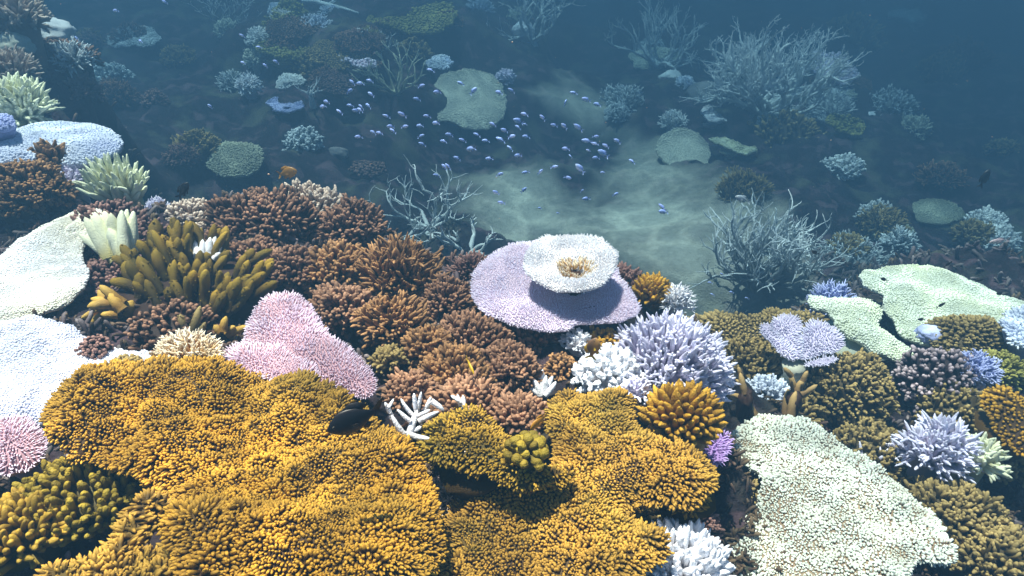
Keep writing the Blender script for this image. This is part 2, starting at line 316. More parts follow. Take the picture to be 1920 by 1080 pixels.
def plate(root, base, name, outline, z0, mat, tilt=(0, 0), s=.0085, br=.0042, bl=.009, rim=.05, lean=1.3, droop=.0, und=.008, us=16, thick=.012,
          kind='bud', sides=6, jag=.5, fr=1.6, cl=.0, dj=.16, bowl=0.0, dens=1.0, world=False, kids=0.0, label=None, hole=None):
    """one layer of a table coral: a slab with an uneven top, covered by branchlets, frilled at the rim"""
    SEED[0] += 1; sd = SEED[0]; rng = np.random.default_rng(sd)
    o = np.array(outline, float); c = o.mean(0)
    if world: pl = o[:, :2]; c3 = np.array([c[0], c[1], z0])
    else:
        c3 = PZ(c[0], c[1], z0); pl = []
        for px, py in o:
            r = ray(px, py); k = (c3[2]-CAM[2] + tilt[0]*(CAM[0]-c3[0]) + tilt[1]*(CAM[1]-c3[1]))/(r[2]-tilt[0]*r[0]-tilt[1]*r[1])
            pl.append((CAM+k*r)[:2])
        pl = np.array(pl)
    if (np.roll(pl[:, 0], -1)*pl[:, 1]-pl[:, 0]*np.roll(pl[:, 1], -1)).sum() > 0: pl = pl[::-1]
    pl = resample(chaikin(pl, 2), s*1.3); tang = nrm(np.roll(pl, -1, 0)-np.roll(pl, 1, 0)); out = np.stack([tang[:, 1], -tang[:, 0]], 1)
    pl = pl + out*((fbm(xy3(pl[:, 0]*38, pl[:, 1]*38), sd, 2)*s*jag*1.3 + vnoise(xy3(pl[:, 0]*9, pl[:, 1]*9), sd+5)*s*jag*2.0))[:, None]
    size = np.ptp(pl, axis=0).max()
    def top(p):
        e, od = edge(p, pl); f = np.clip(1-e/rim, 0, 1)
        g = np.hypot(p[:, 0]-c3[0], p[:, 1]-c3[1])/(size*.5)
        z = c3[2] + tilt[0]*(p[:, 0]-c3[0]) + tilt[1]*(p[:, 1]-c3[1]) + und*fbm(xy3(p[:, 0]*us, p[:, 1]*us), sd, 3) + cl*np.abs(fbm(xy3(p[:, 0]*us*3.1, p[:, 1]*us*3.1), sd+2, 2)) + und*1.4*vnoise(xy3(p[:, 0]*us*.35, p[:, 1]*us*.35), sd+9) - droop*f**2 + bowl*(g**2-.5)
        if hole: z = z - hole[2]*np.exp(-((p[:, 0]-c3[0]-hole[0])**2+(p[:, 1]-c3[1]-hole[1])**2)/hole[3]**2)
        return z, e, od, f
    # slab
    g = max(s*1.6, size/45); ip = hexpts(pl.min(0), pl.max(0), g, rng, .15); ip = ip[inside(ip, pl)]
    if len(ip): ip = ip[edge(ip, pl)[0] > g*.5]
    n = len(pl); vs = [Vector(p) for p in np.concatenate([pl, ip])]
    rv, _, rf, _, _, _ = delaunay_2d_cdt(vs, [(i, (i+1) % n) for i in range(n)], [], 1, 1e-7)
    rv = np.array([tuple(v) for v in rv]); m = len(rv); z, e, od, f = top(rv)
    th = thick*(.45+.55*np.clip(e/rim, 0, 1)) + np.clip(e-rim*.5, 0, .15)*.16
    T = np.array([t for t in rf if len(t) == 3]); b = Buf()
    # walls from the boundary edges of the triangulation
    E = {}
    for t in T:
        for i in range(3):
            a_, b_ = int(t[i]), int(t[(i+1) % 3]); E[(a_, b_)] = 1
    wl = [(a_, b_) for (a_, b_) in E if (b_, a_) not in E]
    b.add(np.concatenate([np.c_[rv, z], np.c_[rv, z-th]]), [(x_, x_+m, y_+m, y_) for (x_, y_) in wl], np.concatenate([T, T[:, ::-1]+m]), 0.0, .35)
    # branchlets
    p = hexpts(pl.min(0), pl.max(0), s, rng, .36); p = p[inside(p, pl)]
    if dens < 1: p = p[rng.uniform(0, 1, len(p)) < dens]
    if hole: p = p[np.hypot(p[:, 0]-c3[0]-hole[0], p[:, 1]-c3[1]-hole[1]) > hole[3]*.45]
    z, e, od, f = top(p); h = 1e-3
    gx = (top(p+[h, 0])[0]-z)/h; gy = (top(p+[0, h])[0]-z)/h
    nn = nrm(np.stack([-gx, -gy, np.ones(len(p))], 1))
    D = nn + np.c_[od, np.zeros(len(p))]*(f**1.5*lean)[:, None] + rng.normal(0, dj, (len(p), 3))
    big = .62 + .8*(vnoise(xy3(p[:, 0]/s*.16, p[:, 1]/s*.16), sd+3)*.5+.5)
    sc = big*rng.uniform(.7, 1.2, len(p)); rn = np.clip(.5+.35*vnoise(xy3(p[:, 0]/s*.1, p[:, 1]/s*.1), sd+4)+rng.normal(0, .18, len(p)), 0, 1)
    P = np.c_[p, z]; L = bl*sc*(1+.7*f)
    fingers(b, P, D, L, br*np.clip(sc, .7, 1.15), kind, sides, rng, .12, rnd=rn, rough=.09)
    if kids > 0:
        kk = rng.uniform(0, 1, len(p)) < kids; a = rng.uniform(0, 6.28, kk.sum()); off = np.stack([np.cos(a), np.sin(a), np.full(kk.sum(), .25)], 1)
        fingers(b, P[kk]+nrm(D[kk])*L[kk][:, None]*.35, nrm(D[kk])*.7+off, L[kk]*.6, br*.62*sc[kk], kind, 5, rng, .1, tip0=.3, rnd=rn[kk])
    # frill along the rim
    rp = resample(pl, s*.62); e2 = edge(rp*.999+c3[:2]*.001, pl)[1]; tg2 = nrm(np.roll(rp, -1, 0)-np.roll(rp, 1, 0)); o2 = np.stack([tg2[:, 1], -tg2[:, 0]], 1)
    inn = rp - o2*s*.5; z2 = top(inn)[0]-thick*.25
    D2 = np.c_[o2, rng.uniform(-.15, .75, len(rp))] + rng.normal(0, .22, (len(rp), 3))
    fingers(b, np.c_[inn, z2], D2, bl*fr*rng.uniform(.6, 1.25, len(rp)), br*.8, kind if kind != 'bud' else 'round', sides, rng, .12, tip0=.35)
    ob = b.build(name, mat, root, base)
    if label: ob['label'] = label
    return c3, pl, top
def stalk(root, base, x, y, ztop, r, mat, name='stalk', zb=None):
    rng = np.random.default_rng(int(abs(x*1000)+abs(y*777)) + 3); z0 = (gz(x, y) if zb is None else zb)-.05; b = Buf(); k = 9; pts = []; rad = []
    for i in range(k):
        t = i/(k-1); pts.append((x+.008*math.sin(t*5), y+.008*math.cos(t*4), z0+(ztop-z0)*t)); rad.append(r*(.75 - .35*math.sin(t*math.pi) + .55*t**3))
    tube(b, pts, rad, 16, 0, .2, rng, .3, .08, .05); return b.build(name, mat, root, base)
def table(label, outline, z0, mat, sx=None, sr=.07, group=None, cat='coral', name='table_coral', smat=None, **k):
    o = np.array(outline, float); z0 = res(*o.mean(0), z0); c = PZ(*o.mean(0), z0) if sx is None else PZ(sx[0], sx[1], z0)
    base = (c[0], c[1], gz(c[0], c[1])); t = thing(name, label, cat, base, group)
    c3, pl, top = plate(t, base, 'plate', outline, z0, mat, **k)
    zt = float(top(np.array([c[:2]]))[0][0])
    stalk(t, base, c[0], c[1], zt-.008-1.6*k.get('thick', .012)-1.3*sr*math.hypot(*k.get('tilt', (0, 0))), sr, smat or mat); return t
def bush(label, px, py, z, rx, mat, n=300, h=.75, fy=.9, L=.03, R=.0055, kind='round', kids=2, up=.35, spread=.5, sides=6, jit=.2, group=None, name='bushy_coral',
         lump=.22, bmat=None, dmax=1.9, fingerfrac=None, cat='coral', ksz=.62, klen=.5, bend=.12, smin=.75):
    """rounded colony: a knobbly base sitting on the rock, branchlets radiating from it"""
    SEED[0] += 1; sd = SEED[0]; rng = np.random.default_rng(sd)
    z = res(px, py, z); c = PZ(px, py, z); R0 = rx*mpp(c); H = R0*h; c = PZ(px, py, z); c[2] -= .35*H
    base = np.array([c[0], c[1], min(gz(c[0], c[1]), c[2]-.01)]); t = thing(name, label, cat, base, group)
    rad = np.array([R0, R0*fy, H])
    def surf(d, k=1.0):
        f = 1+lump*fbm(d*2.1+sd, sd, 2); return c + d*rad*(f*k)[:, None]
    # base body
    b = Buf(); nu, nv = 30, 12; V = []
    Lb = min(L, .55*min(R0, H)) if fingerfrac is None else L*fingerfrac
    kin = max(.35, 1-Lb/max(R0, 1e-6)*.9)
    for j in range(nv):
        th = j/(nv-1)*math.pi*.55; a = np.arange(nu)/nu*2*math.pi
        d = np.stack([math.sin(th)*np.cos(a), math.sin(th)*np.sin(a), np.full(nu, math.cos(th))], 1); V.append(surf(d, kin))
    bot = V[-1].copy(); bot[:, :2] = c[:2] + (bot[:, :2]-c[:2])*.75; bot[:, 2] = ground(bot[:, 0], bot[:, 1])-.03; bot[:, 2] = np.minimum(bot[:, 2], V[-1][:, 2]-.01); V.append(bot)
    V = np.concatenate(V); K = nv+1
    i, j = np.meshgrid(np.arange(K-1), np.arange(nu), indexing='ij')
    b.add(V, np.stack([i*nu+j, (i+1)*nu+j, (i+1)*nu+(j+1) % nu, i*nu+(j+1) % nu], -1).reshape(-1, 4), tip=0.0, rnd=.2)
    b.build('base', bmat or mat, t, base)
    # branchlets
    k = np.arange(n)+.5; ct = 1-k/n*(1-math.cos(dmax)); ph = k*2.399963+rng.normal(0, jit*.5, n); ct = np.clip(ct+rng.normal(0, jit*1.2/math.sqrt(n), n), -1, 1)
    st = np.sqrt(1-ct**2); d = np.stack([st*np.cos(ph), st*np.sin(ph), ct], 1)
    P = surf(d, kin*.97); g = nrm(d/rad*R0*.5 + d*.5); D = nrm(g*(1-up)*(spread*2) + np.array([0, 0, up]) + rng.normal(0, jit, (n, 3)))
    sc = rng.uniform(smin, 1.25, n); f = Buf(); fingers(f, P, D, L*sc, R*rng.uniform(.85, 1.15, n), kind, sides, rng, bend)
    for q in range(kids):
        kk = rng.uniform(0, 1, n) < .85; a = rng.normal(0, 1, (kk.sum(), 3)); a = nrm(a - D[kk]*(a*D[kk]).sum(1, keepdims=True))
        tt = rng.uniform(.35, .75, kk.sum())
        fingers(f, P[kk]+D[kk]*(L*sc[kk]*tt)[:, None], D[kk]*.75+a*.65, L*klen*rng.uniform(.7, 1.2, kk.sum()), R*ksz*1.2, kind, max(5, sides-1), rng, .1, tip0=.35)
    f.build('branchlets', mat, t, base); return t
def branchy(label, px, py, z, size, mat, n=6, depth_=4, r0=.014, spread=.9, up=.5, ang=.6, group=None, name='staghorn_coral', shrink=.74, seg=5, wob=.18, kidp=2, taper=.62, flat=1.0, sides=6, seed=None, parts=True, leanx=0.0, twig=0):
    """staghorn: forking tapered branches; each main limb with all its twigs is one part"""
    SEED[0] += 1; rng = np.random.default_rng(seed or SEED[0]); z = res(px, py, z); p0 = PZ(px, py, z); L0 = size*mpp(p0)
    base = np.array([p0[0], p0[1], gz(p0[0], p0[1])]); z_off = max(p0[2]-base[2], 0)
    t = thing(name, label, 'coral', base, group)
    def grow(b, p, d, L, r, lv):
        pts = [p]; dd = d
        for _ in range(seg):
            dd = dd + rng.normal(0, wob, 3); dd[2] += .05; dd /= np.linalg.norm(dd); pts.append(pts[-1]+dd*L/seg)
        pts = np.array(pts); r1 = r*taper; tip_ = lv == 0
        tube(b, pts, np.linspace(r, r1 if not tip_ else r*.4, seg+1), sides if lv > 1 else max(5, sides-1), 1-(lv+1)/(depth_+1), 1-lv/(depth_+1), rng, rng.uniform(), .07, .8)
        for q in range(twig):
            i = rng.integers(1, seg+1); a = rng.normal(0, 1, 3); a -= dd*np.dot(a, dd); a /= np.linalg.norm(a)
            e = pts[i]+(dd*.6+a*.8)*L*rng.uniform(.12, .25); tube(b, [pts[i], (pts[i]+e)/2, e], [r1*.7, r1*.55, r1*.3], 5, .6, 1, rng, .5)
        if lv > 0:
            kn = kidp + (1 if rng.uniform() < .35 else 0)
            for q in range(kn):
                i = seg if q < 2 else rng.integers(2, seg); a = rng.normal(0, 1, 3); a[2] *= flat; a -= dd*np.dot(a, dd); a /= max(np.linalg.norm(a), 1e-6)
                nd = dd*math.cos(ang) + a*math.sin(ang)*rng.uniform(.6, 1.3) + np.array([0, 0, .12]); nd /= np.linalg.norm(nd)
                grow(b, pts[i], nd, L*shrink*rng.uniform(.75, 1.2), r1, lv-1)
    if z_off > .03:
        b = Buf(); tube(b, [base+(0, 0, -.03), base+(0, 0, z_off*.5), p0+(0, 0, .01)], [r0*2.6, r0*1.8, r0*1.5], 10, 0, 0, rng); b.build('stem', mat, t, base)
    tot = sum(shrink**k for k in range(depth_+1))
    for k in range(n):
        a = k/n*2*math.pi + rng.uniform(-.3, .3); d = np.array([math.cos(a)*spread+leanx, math.sin(a)*spread*.9, up+rng.uniform(0, .4)]); d /= np.linalg.norm(d)
        b = Buf(); grow(b, p0 + np.array([math.cos(a), math.sin(a), 0])*r0*.8 - np.array([0, 0, .02]), d, L0/tot*rng.uniform(.8, 1.15), r0*rng.uniform(.8, 1.1), depth_)
        b.build('branch', mat, t, base)
    return t
def digits(label, items, dpt, mat, name='finger_coral', group=None, kind='long', sides=10, part='finger', jitd=.03, foot=.85, slim=1.0, plane=False, mats=None, nubs=0, cat='coral', bmat=None):
    """colony of thick fingers, each finger a part: items are (x0,y0, x1,y1, radius px)"""
    SEED[0] += 1; rng = np.random.default_rng(SEED[0]); it = np.array([i[:5] for i in items], float)
    cx, cy = it[:, 0].mean(), it[:, 1].max(); dpt = depth(PZ(cx, cy, Gz(cx, cy, dpt))); c = PD(cx, cy, dpt); g = gz(c[0], c[1]); base = np.array([c[0], c[1], min(g, c[2]-.005)])
    t = thing(name, label, cat, base, group); b = Buf()
    for k, i in enumerate(items):
        d = dpt + rng.uniform(-jitd, jitd); r = i[4]*d/F*slim; d = depth(PZ(i[0], i[1], c[2])) if plane else d; p = PD(i[0], i[1], d); e = PD(i[2], i[3], d-rng.uniform(-.3, .6)*jitd)
        f = Buf(); L = np.linalg.norm(e-p); D = (e-p)/L; rough = .06
        ks = 10; bd = rng.normal(0, .05, 3)*L; ts = np.linspace(0, 1, ks); pts = p[None]+D[None]*(L*ts)[:, None] + bd[None]*(ts*(1-ts)*2)[:, None]
        prof = np.interp(ts, [0, .3, .6, .82, .94, 1], [1.12, 1.08, .98, .8, .55, .28]) if kind == 'long' else np.interp(ts, [0, .3, .7, .88, .96, 1], [.95, 1.0, 1.05, .9, .65, .4])
        tube(f, pts, r*prof, sides, 0, 1, rng, rng.uniform(.0, 1), rough, .9)
        if nubs:
            m = nubs; tt = rng.uniform(.1, .95, m); an = rng.normal(0, 1, (m, 3)); an = nrm(an-D*(an@D)[:, None]); rr = r*np.interp(tt, ts, prof)
            fingers(f, p+D*(L*tt)[:, None]+an*(rr*.8)[:, None], an+D*.8, r*.42, r*.16, 'round', 5, rng, 0, tip0=.4, tip1=.9)
        f.build(part, mats[i[5]] if mats and len(i) > 5 else mat, t, base)
    # common foot
    pts = []
    for i in items:
        pts.append(PZ(i[0], i[1], c[2]) if plane else PD(i[0], i[1], dpt))
    pts = np.array(pts); cc = pts.mean(0); rm = it[:, 4].mean()*dpt/F; ext = np.maximum(np.ptp(pts, axis=0)*.5, rm*1.3); ext[1] = max(ext[1], ext[0]*.5); ext[2] = min(ext[2], .03); nu, nv = 28, 10; V = []; ext = ext*foot; cc[2] -= ext[2]*.6
    for j in range(nv):
        th = j/(nv-1)*math.pi*.5; a = np.arange(nu)/nu*2*math.pi; d = np.stack([math.sin(th)*np.cos(a), math.sin(th)*np.sin(a), np.full(nu, math.cos(th))], 1)
        V.append(cc + d*ext*(1+.3*fbm(d*2.5+SEED[0], 4, 3))[:, None])
    bot = V[-1].copy(); bot[:, :2] = cc[:2]+(bot[:, :2]-cc[:2])*.7; bot[:, 2] = np.minimum(ground(bot[:, 0], bot[:, 1])-.02, V[-1][:, 2]-.01); V.append(bot)
    i, j = np.meshgrid(np.arange(nv), np.arange(nu), indexing='ij')
    b.add(np.concatenate(V), np.stack([i*nu+j, (i+1)*nu+j, (i+1)*nu+(j+1) % nu, i*nu+(j+1) % nu], -1).reshape(-1, 4), tip=0, rnd=.3)
    b.build('base', bmat or M_DARK, t, base); return t
def boulder(label, px, py, z, rx, mat, h=.6, fy=.8, group=None, name='boulder_coral'):
    SEED[0] += 1; sd = SEED[0]; z = res(px, py, z); c = PZ(px, py, z); R0 = rx*mpp(c); c[2] -= R0*h*.35; nu, nv = 56, 26; V = []
    for j in range(nv):
        th = j/(nv-1)*math.pi*.72; a = np.arange(nu)/nu*2*math.pi; d = np.stack([math.sin(th)*np.cos(a), math.sin(th)*np.sin(a), np.full(nu, math.cos(th))], 1)
        V.append(c + d*np.array([R0, R0*fy, R0*h])*(1+.16*fbm(d*1.8+sd, sd, 3)+.03*fbm(d*9, sd, 2))[:, None])
    bot = V[-1].copy(); bot[:, :2] = c[:2]+(bot[:, :2]-c[:2])*.8; bot[:, 2] = np.minimum(ground(bot[:, 0], bot[:, 1])-.04, V[-1][:, 2]-.01); V.append(bot)
    i, j = np.meshgrid(np.arange(nv), np.arange(nu), indexing='ij'); b = Buf()
    b.add(np.concatenate(V), np.stack([i*nu+j, (i+1)*nu+j, (i+1)*nu+(j+1) % nu, i*nu+(j+1) % nu], -1).reshape(-1, 4), tip=np.repeat(np.linspace(1, 0, nv+1), nu), rnd=.5)
    base = (c[0], c[1], bot[:, 2].mean()); return tag(b.build(name, mat, None, base), label, 'coral', group)
def litter(name, mat, n, seed, L, R, tuft, up, kind):
    rng = np.random.default_rng(seed); y = .45+3.4*rng.uniform(0, 1, n)**1.3; x = rng.uniform(-1, 1, n)*(.85*y+.5)
    m = (sandy(x, y)+rng.normal(0, .05, n) < .12) & (fbm(xy3(x*1.9, y*1.9), seed, 3) > -.25); x, y = x[m], y[m]
    sc = np.clip(.55+y*.33, .7, 2.6); k = tuft; X = np.repeat(x, k); Y = np.repeat(y, k); s = np.repeat(sc, k)*rng.uniform(.5, 1.3, len(X))
    X = X+rng.normal(0, L*.45, len(X))*s; Y = Y+rng.normal(0, L*.45, len(X))*s; Z = ground(X, Y)
    D = rng.normal(0, 1, (len(X), 3)); D[:, 2] = np.abs(D[:, 2])*.4+up; b = Buf()
    fingers(b, np.stack([X, Y, Z], 1), D, L*s, R*s, kind, 5, rng, .2, rnd=np.repeat(rng.uniform(0, 1, len(x)), k)); return tag(b.build(name, mat), kind='stuff')
# ------------------------------------------------------------------ fish
def fish_parts(hh, ww, prof, tail=(.28, .5), dors=.35, fork=.5, small=False):
    """unit-length fish along +X (head), Z up. returns body, tail, fins, eyes buffers"""
    xs = np.array([p[0] for p in prof]); hu = np.array([p[1] for p in prof])*hh; hd = np.array([p[2] for p in prof])*hh; wd = np.array([p[3] for p in prof])*ww
    sd = 8 if small else 16; body = Buf(); V = []; T = []
    a = np.arange(sd)/sd*2*math.pi
    for x, u, d, w in zip(xs, hu, hd, wd):
        z = np.where(np.sin(a) > 0, np.sin(a)*u, np.sin(a)*d); V.append(np.stack([np.full(sd, x), np.cos(a)*w, z], 1)); T.append(np.sin(a)*.5+.5)
    V.append(np.array([[xs[-1]+.012, 0, (hu[-1]-hd[-1])*.3]])); T.append(np.array([.5])); V.append(np.array([[xs[0]-.01, 0, 0]])); T.append(np.array([.5]))
    K = len(xs); i, j = np.meshgrid(np.arange(K-1), np.arange(sd), indexing='ij')
    q = np.stack([i*sd+j, i*sd+(j+1) % sd, (i+1)*sd+(j+1) % sd, (i+1)*sd+j], -1).reshape(-1, 4); s = np.arange(sd); s2 = (s+1) % sd
    tr = np.concatenate([np.stack([(K-1)*sd+s, (K-1)*sd+s2, np.full(sd, K*sd)], 1), np.stack([s2, s, np.full(sd, K*sd+1)], 1)])
    body.add(np.concatenate(V), q, tr, np.concatenate(T), .5)
    def fin(pts, th=.006, tip=.7):
        b = Buf(); p = np.array(pts, float); n = len(p); b.add(np.concatenate([np.c_[p[:, 0], np.full(n, th), p[:, 1]], np.c_[p[:, 0], np.full(n, -th), p[:, 1]]]),
            [(i, (i+1) % n, (i+1) % n+n, i+n) for i in range(n)], [(0, i, i+1) for i in range(1, n-1)]+[(n, n+i+1, n+i) for i in range(1, n-1)], tip, .4); return b
    x0 = xs[0]; tl, tw = tail; hb = hu[0]*.9
    tailb = fin([(x0-tl*fork*.75, 0), (x0-tl, tw*hh), (x0-tl*.5, tw*hh*.8), (x0+.02, hb), (x0+.02, -hb), (x0-tl*.5, -tw*hh*.8), (x0-tl, -tw*hh)])
    f = Buf(); k = [i for i in range(K) if -.28 < xs[i] < .25]
    up_ = [(xs[i], hu[i]*.93) for i in k]; n = len(up_); top_ = [(x-.05-.02*(n-q), h+dors*hh*(.55+.45*math.sin(q/(n-1)*3.0))*(.6 if q == n-1 else 1)) for q, (x, h) in enumerate(up_)]
    def strip(bot, tp, th=.005):
        n = len(bot); p = np.array(bot+tp); V = np.concatenate([np.c_[p[:, 0], np.full(2*n, th), p[:, 1]], np.c_[p[:, 0], np.full(2*n, -th), p[:, 1]]]); m = 2*n
        q = []
        for i in range(n-1): q += [(i, i+1, n+i+1, n+i), (m+i, m+n+i, m+n+i+1, m+i+1), (n+i, n+i+1, m+n+i+1, m+n+i)]
        q += [(0, n, m+n, m), (n-1, m+n-1, m+2*n-1, 2*n-1)]; f.add(V, q, None, .85, .4)
    strip(up_, top_)
    k = [i for i in range(K) if -.3 < xs[i] < .02]; lo = [(xs[i], -hd[i]*.93) for i in k]; n = len(lo)
    strip(lo, [(x-.06-.02*(n-q), h-dors*hh*(.5+.5*math.sin(q/max(n-1, 1)*2.6))) for q, (x, h) in enumerate(lo)])
    if not small:
        for sgn in (1, -1):
            p = np.array([(.12, sgn*.9*ww*.8, -.1*hh), (-.06, sgn*(ww+.05), .02*hh), (-.08, sgn*(ww+.06), -.3*hh), (.08, sgn*.85*ww*.8, -.35*hh)]); f.add(np.concatenate([p, p+[0, sgn*.004, 0]]), [(0, 1, 2, 3), (7, 6, 5, 4), (0, 4, 5, 1), (1, 5, 6, 2), (2, 6, 7, 3), (3, 7, 4, 0)], None, .6, .4)
        strip([(.02, -hd[K//2]*.9), (.1, -hd[K//2]*.9)], [(-.1, -hd[K//2]*1.0-.5*hh*dors), (-.02, -hd[K//2]-.75*hh*dors)])
    eyes = []
    for sgn in (1, -1):
        e = Buf(); r = .032; V = []; nu = 10
        ex = .36; iw = float(np.interp(ex, xs, wd))*.9; ez = float(np.interp(ex, xs, hu))*.28
        for j in range(6):
            th = j/5*math.pi*.5; an = np.arange(nu)/nu*2*math.pi; V.append(np.stack([ex+r*math.sin(th)*np.cos(an), np.full(nu, sgn*(iw+r*.35*math.cos(th))), ez+r*math.sin(th)*np.sin(an)], 1))
        i, j = np.meshgrid(np.arange(5), np.arange(nu), indexing='ij'); e.add(np.concatenate(V), np.stack([i*nu+j, (i+1)*nu+j, (i+1)*nu+(j+1) % nu, i*nu+(j+1) % nu], -1).reshape(-1, 4), tip=np.repeat([0, 0, 0, .5, 1, 1], nu), rnd=.5); eyes.append(e)
    return body, tailb, f, eyes
SLIM = [(-.42, .16, .16, .14), (-.34, .22, .2, .25), (-.22, .5, .45, .5), (-.08, .82, .78, .8), (.08, 1.0, .95, 1.0), (.22, .95, .9, 1.0), (.34, .72, .66, .85), (.43, .42, .36, .58), (.49, .14, .12, .22)]
DAMSEL = [(-.40, .24, .22, .16), (-.33, .3, .28, .25), (-.22, .6, .55, .5), (-.1, .9, .82, .8), (.04, 1.05, .95, 1.0), (.18, 1.05, .92, 1.0), (.3, .86, .74, .88), (.41, .5, .44, .6), (.49, .16, .14, .24)]
def place_fish(o, px, py, d, length, ang, yaw=0.0, roll=0.0):
    a = math.radians(ang); h = RT*math.cos(a)+UP*math.sin(a); h = h*math.cos(math.radians(yaw)) - FWD*math.sin(math.radians(yaw))
    u = np.array([0, 0, 1.0])*.8+UP*.4; u = u-h*np.dot(u, h); u /= np.linalg.norm(u); s = np.cross(u, h)
    M = Matrix([[h[0], s[0], u[0]], [h[1], s[1], u[1]], [h[2], s[2], u[2]]]).to_4x4(); L = length*d/F/1.02
    o.matrix_world = Matrix.Translation(Vector(PD(px, py, d))) @ M @ Matrix.Rotation(math.radians(roll), 4, 'X') @ Matrix.Diagonal((L, L, L, 1))
EYE = None
def big_fish(label, px, py, d, length, ang, mat, fin=None, hh=.25, ww=.1, prof=DAMSEL, tail=(.26, .9), yaw=0, roll=0, fork=.5, dors=.4, name='damselfish', cat='fish', group=None):
    t = thing(name, label, cat, (0, 0, 0), group); body, tl, fn, eyes = fish_parts(hh, ww, prof, tail, dors, fork)
    body.build('body', mat, t); tl.build('tail_fin', fin or mat, t); fn.build('fins', fin or mat, t)
    for e in eyes: e.build('eye', EYEM, t)
    place_fish(t, px, py, d, length, ang, yaw, roll); return t
EYEM = cmat('fish_eye', (.01, .01, .012), (.25, .22, .15), None, 0, 40, .2, 300, 0, 0, .4, .8, .6)
# ------------------------------------------------------------------ coral colours; dark bases of golds, browns, mustard paint shade into the gaps
M_GOLD = cmat('golden_coral', (.06, .025, .002), (.68, .365, .036), (.22, .145, .018), .75, 3.2, tlo=.1, thi=.95, var=.45)  # broad olive mottle paints patchy light over the big table
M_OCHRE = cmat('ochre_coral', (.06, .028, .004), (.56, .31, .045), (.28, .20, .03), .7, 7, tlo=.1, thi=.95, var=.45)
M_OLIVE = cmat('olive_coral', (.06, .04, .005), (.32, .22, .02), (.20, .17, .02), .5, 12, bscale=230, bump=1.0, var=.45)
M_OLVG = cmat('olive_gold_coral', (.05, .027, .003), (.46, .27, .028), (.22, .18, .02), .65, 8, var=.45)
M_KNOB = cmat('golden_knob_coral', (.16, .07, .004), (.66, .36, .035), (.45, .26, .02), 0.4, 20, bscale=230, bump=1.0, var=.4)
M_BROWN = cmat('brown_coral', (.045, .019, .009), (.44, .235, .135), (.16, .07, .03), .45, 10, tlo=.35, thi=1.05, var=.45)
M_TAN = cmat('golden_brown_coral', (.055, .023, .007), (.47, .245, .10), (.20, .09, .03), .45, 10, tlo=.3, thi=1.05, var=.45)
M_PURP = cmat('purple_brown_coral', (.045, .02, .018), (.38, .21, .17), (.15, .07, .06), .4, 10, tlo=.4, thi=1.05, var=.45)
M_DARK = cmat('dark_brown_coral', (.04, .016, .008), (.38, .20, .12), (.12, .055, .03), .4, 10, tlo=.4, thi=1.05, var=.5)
M_BEIGE = cmat('beige_coral', (.26, .17, .12), (.72, .58, .47), (.5, .38, .3), .4, 14, var=.3)
M_WHITE = cmat('white_coral', (.76, .71, .72), (.91, .92, .98), (.80, .74, .72), .3, 10, tlo=0, thi=.7, bscale=260, bump=.7, var=.16)
M_LAV = cmat('lavender_white_coral', (.56, .50, .66), (.83, .81, .97), (.72, .66, .82), .35, 9, tlo=0, thi=.9, var=.14)
M_PINK = cmat('pink_table_coral', (.42, .24, .28), (.86, .73, .89), (.72, .48, .55), .3, 7, tlo=.05, thi=.85, var=.18)
M_LILAC = cmat('lilac_table_coral', (.60, .48, .58), (.85, .79, .97), (.74, .60, .74), .35, 7, tlo=0, thi=.8, var=.15)
M_PALE = cmat('pale_green_coral', (.30, .20, .12), (.83, .87, .76), (.55, .48, .32), .35, 11, tlo=.05, thi=.75, var=.2)
M_MINT = cmat('pale_mint_coral', (.56, .60, .46), (.85, .90, .76), (.78, .80, .52), .5, 5, tlo=0, thi=.7, var=.1)
M_YWHITE = cmat('yellow_white_coral', (.74, .70, .66), (.90, .89, .91), (.84, .78, .52), .6, 3.2, tlo=0, thi=.7, var=.12)
M_BLUEW = cmat('blue_white_coral', (.50, .55, .66), (.80, .85, .95), (.62, .66, .95), .6, 4, tlo=0, thi=.7, var=.1)
M_ICE = cmat('ice_white_coral', (.70, .68, .76), (.82, .83, .94), (.68, .69, .92), .6, 3.6, tlo=0, thi=.7, var=.1)
M_CREAM = cmat('cream_coral', (.62, .52, .18), (.90, .90, .66), (.80, .74, .42), .4, 14, tlo=.0, thi=.5, bscale=260, bump=.8, var=.12)
M_LIME = cmat('pale_lime_coral', (.50, .48, .26), (.88, .90, .66), (.75, .74, .45), .4, 14, tlo=0, thi=.6, var=.12)
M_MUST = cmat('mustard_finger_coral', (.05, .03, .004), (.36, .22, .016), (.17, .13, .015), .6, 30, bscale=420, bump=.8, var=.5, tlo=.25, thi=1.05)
M_AMBER = cmat('amber_finger_coral', (.30, .15, .02), (.72, .44, .08), (.60, .40, .14), .4, 25, bscale=420, bump=.6, var=.2)
M_FIRE = cmat('yellow_white_bush_coral', (.55, .28, .05), (.92, .82, .66), (.80, .55, .20), .5, 12, tlo=.1, thi=.9, var=.2)
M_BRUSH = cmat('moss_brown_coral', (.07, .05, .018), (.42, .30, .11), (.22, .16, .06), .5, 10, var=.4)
M_BRANCH = cmat('tan_branch_coral', (.22, .13, .05), (.55, .36, .14), (.40, .26, .10), .4, 20, var=.2)
M_STAG = cmat('pale_staghorn_coral', (.74, .76, .75), (.92, .93, .93), (.72, .70, .64), .25, 8, var=.2)
M_STAGD = cmat('painted_shade_staghorn_coral', (.26, .28, .28), (.86, .91, .93), (.3, .31, .3), .4, 5, tlo=.2, thi=1, var=.3)  # dark branch bases paint in the shade low in the thicket
M_GREY = cmat('grey_boulder_coral', (.16, .15, .15), (.26, .25, .25), (.2, .18, .18), .5, 8, bump=.8, bscale=90)
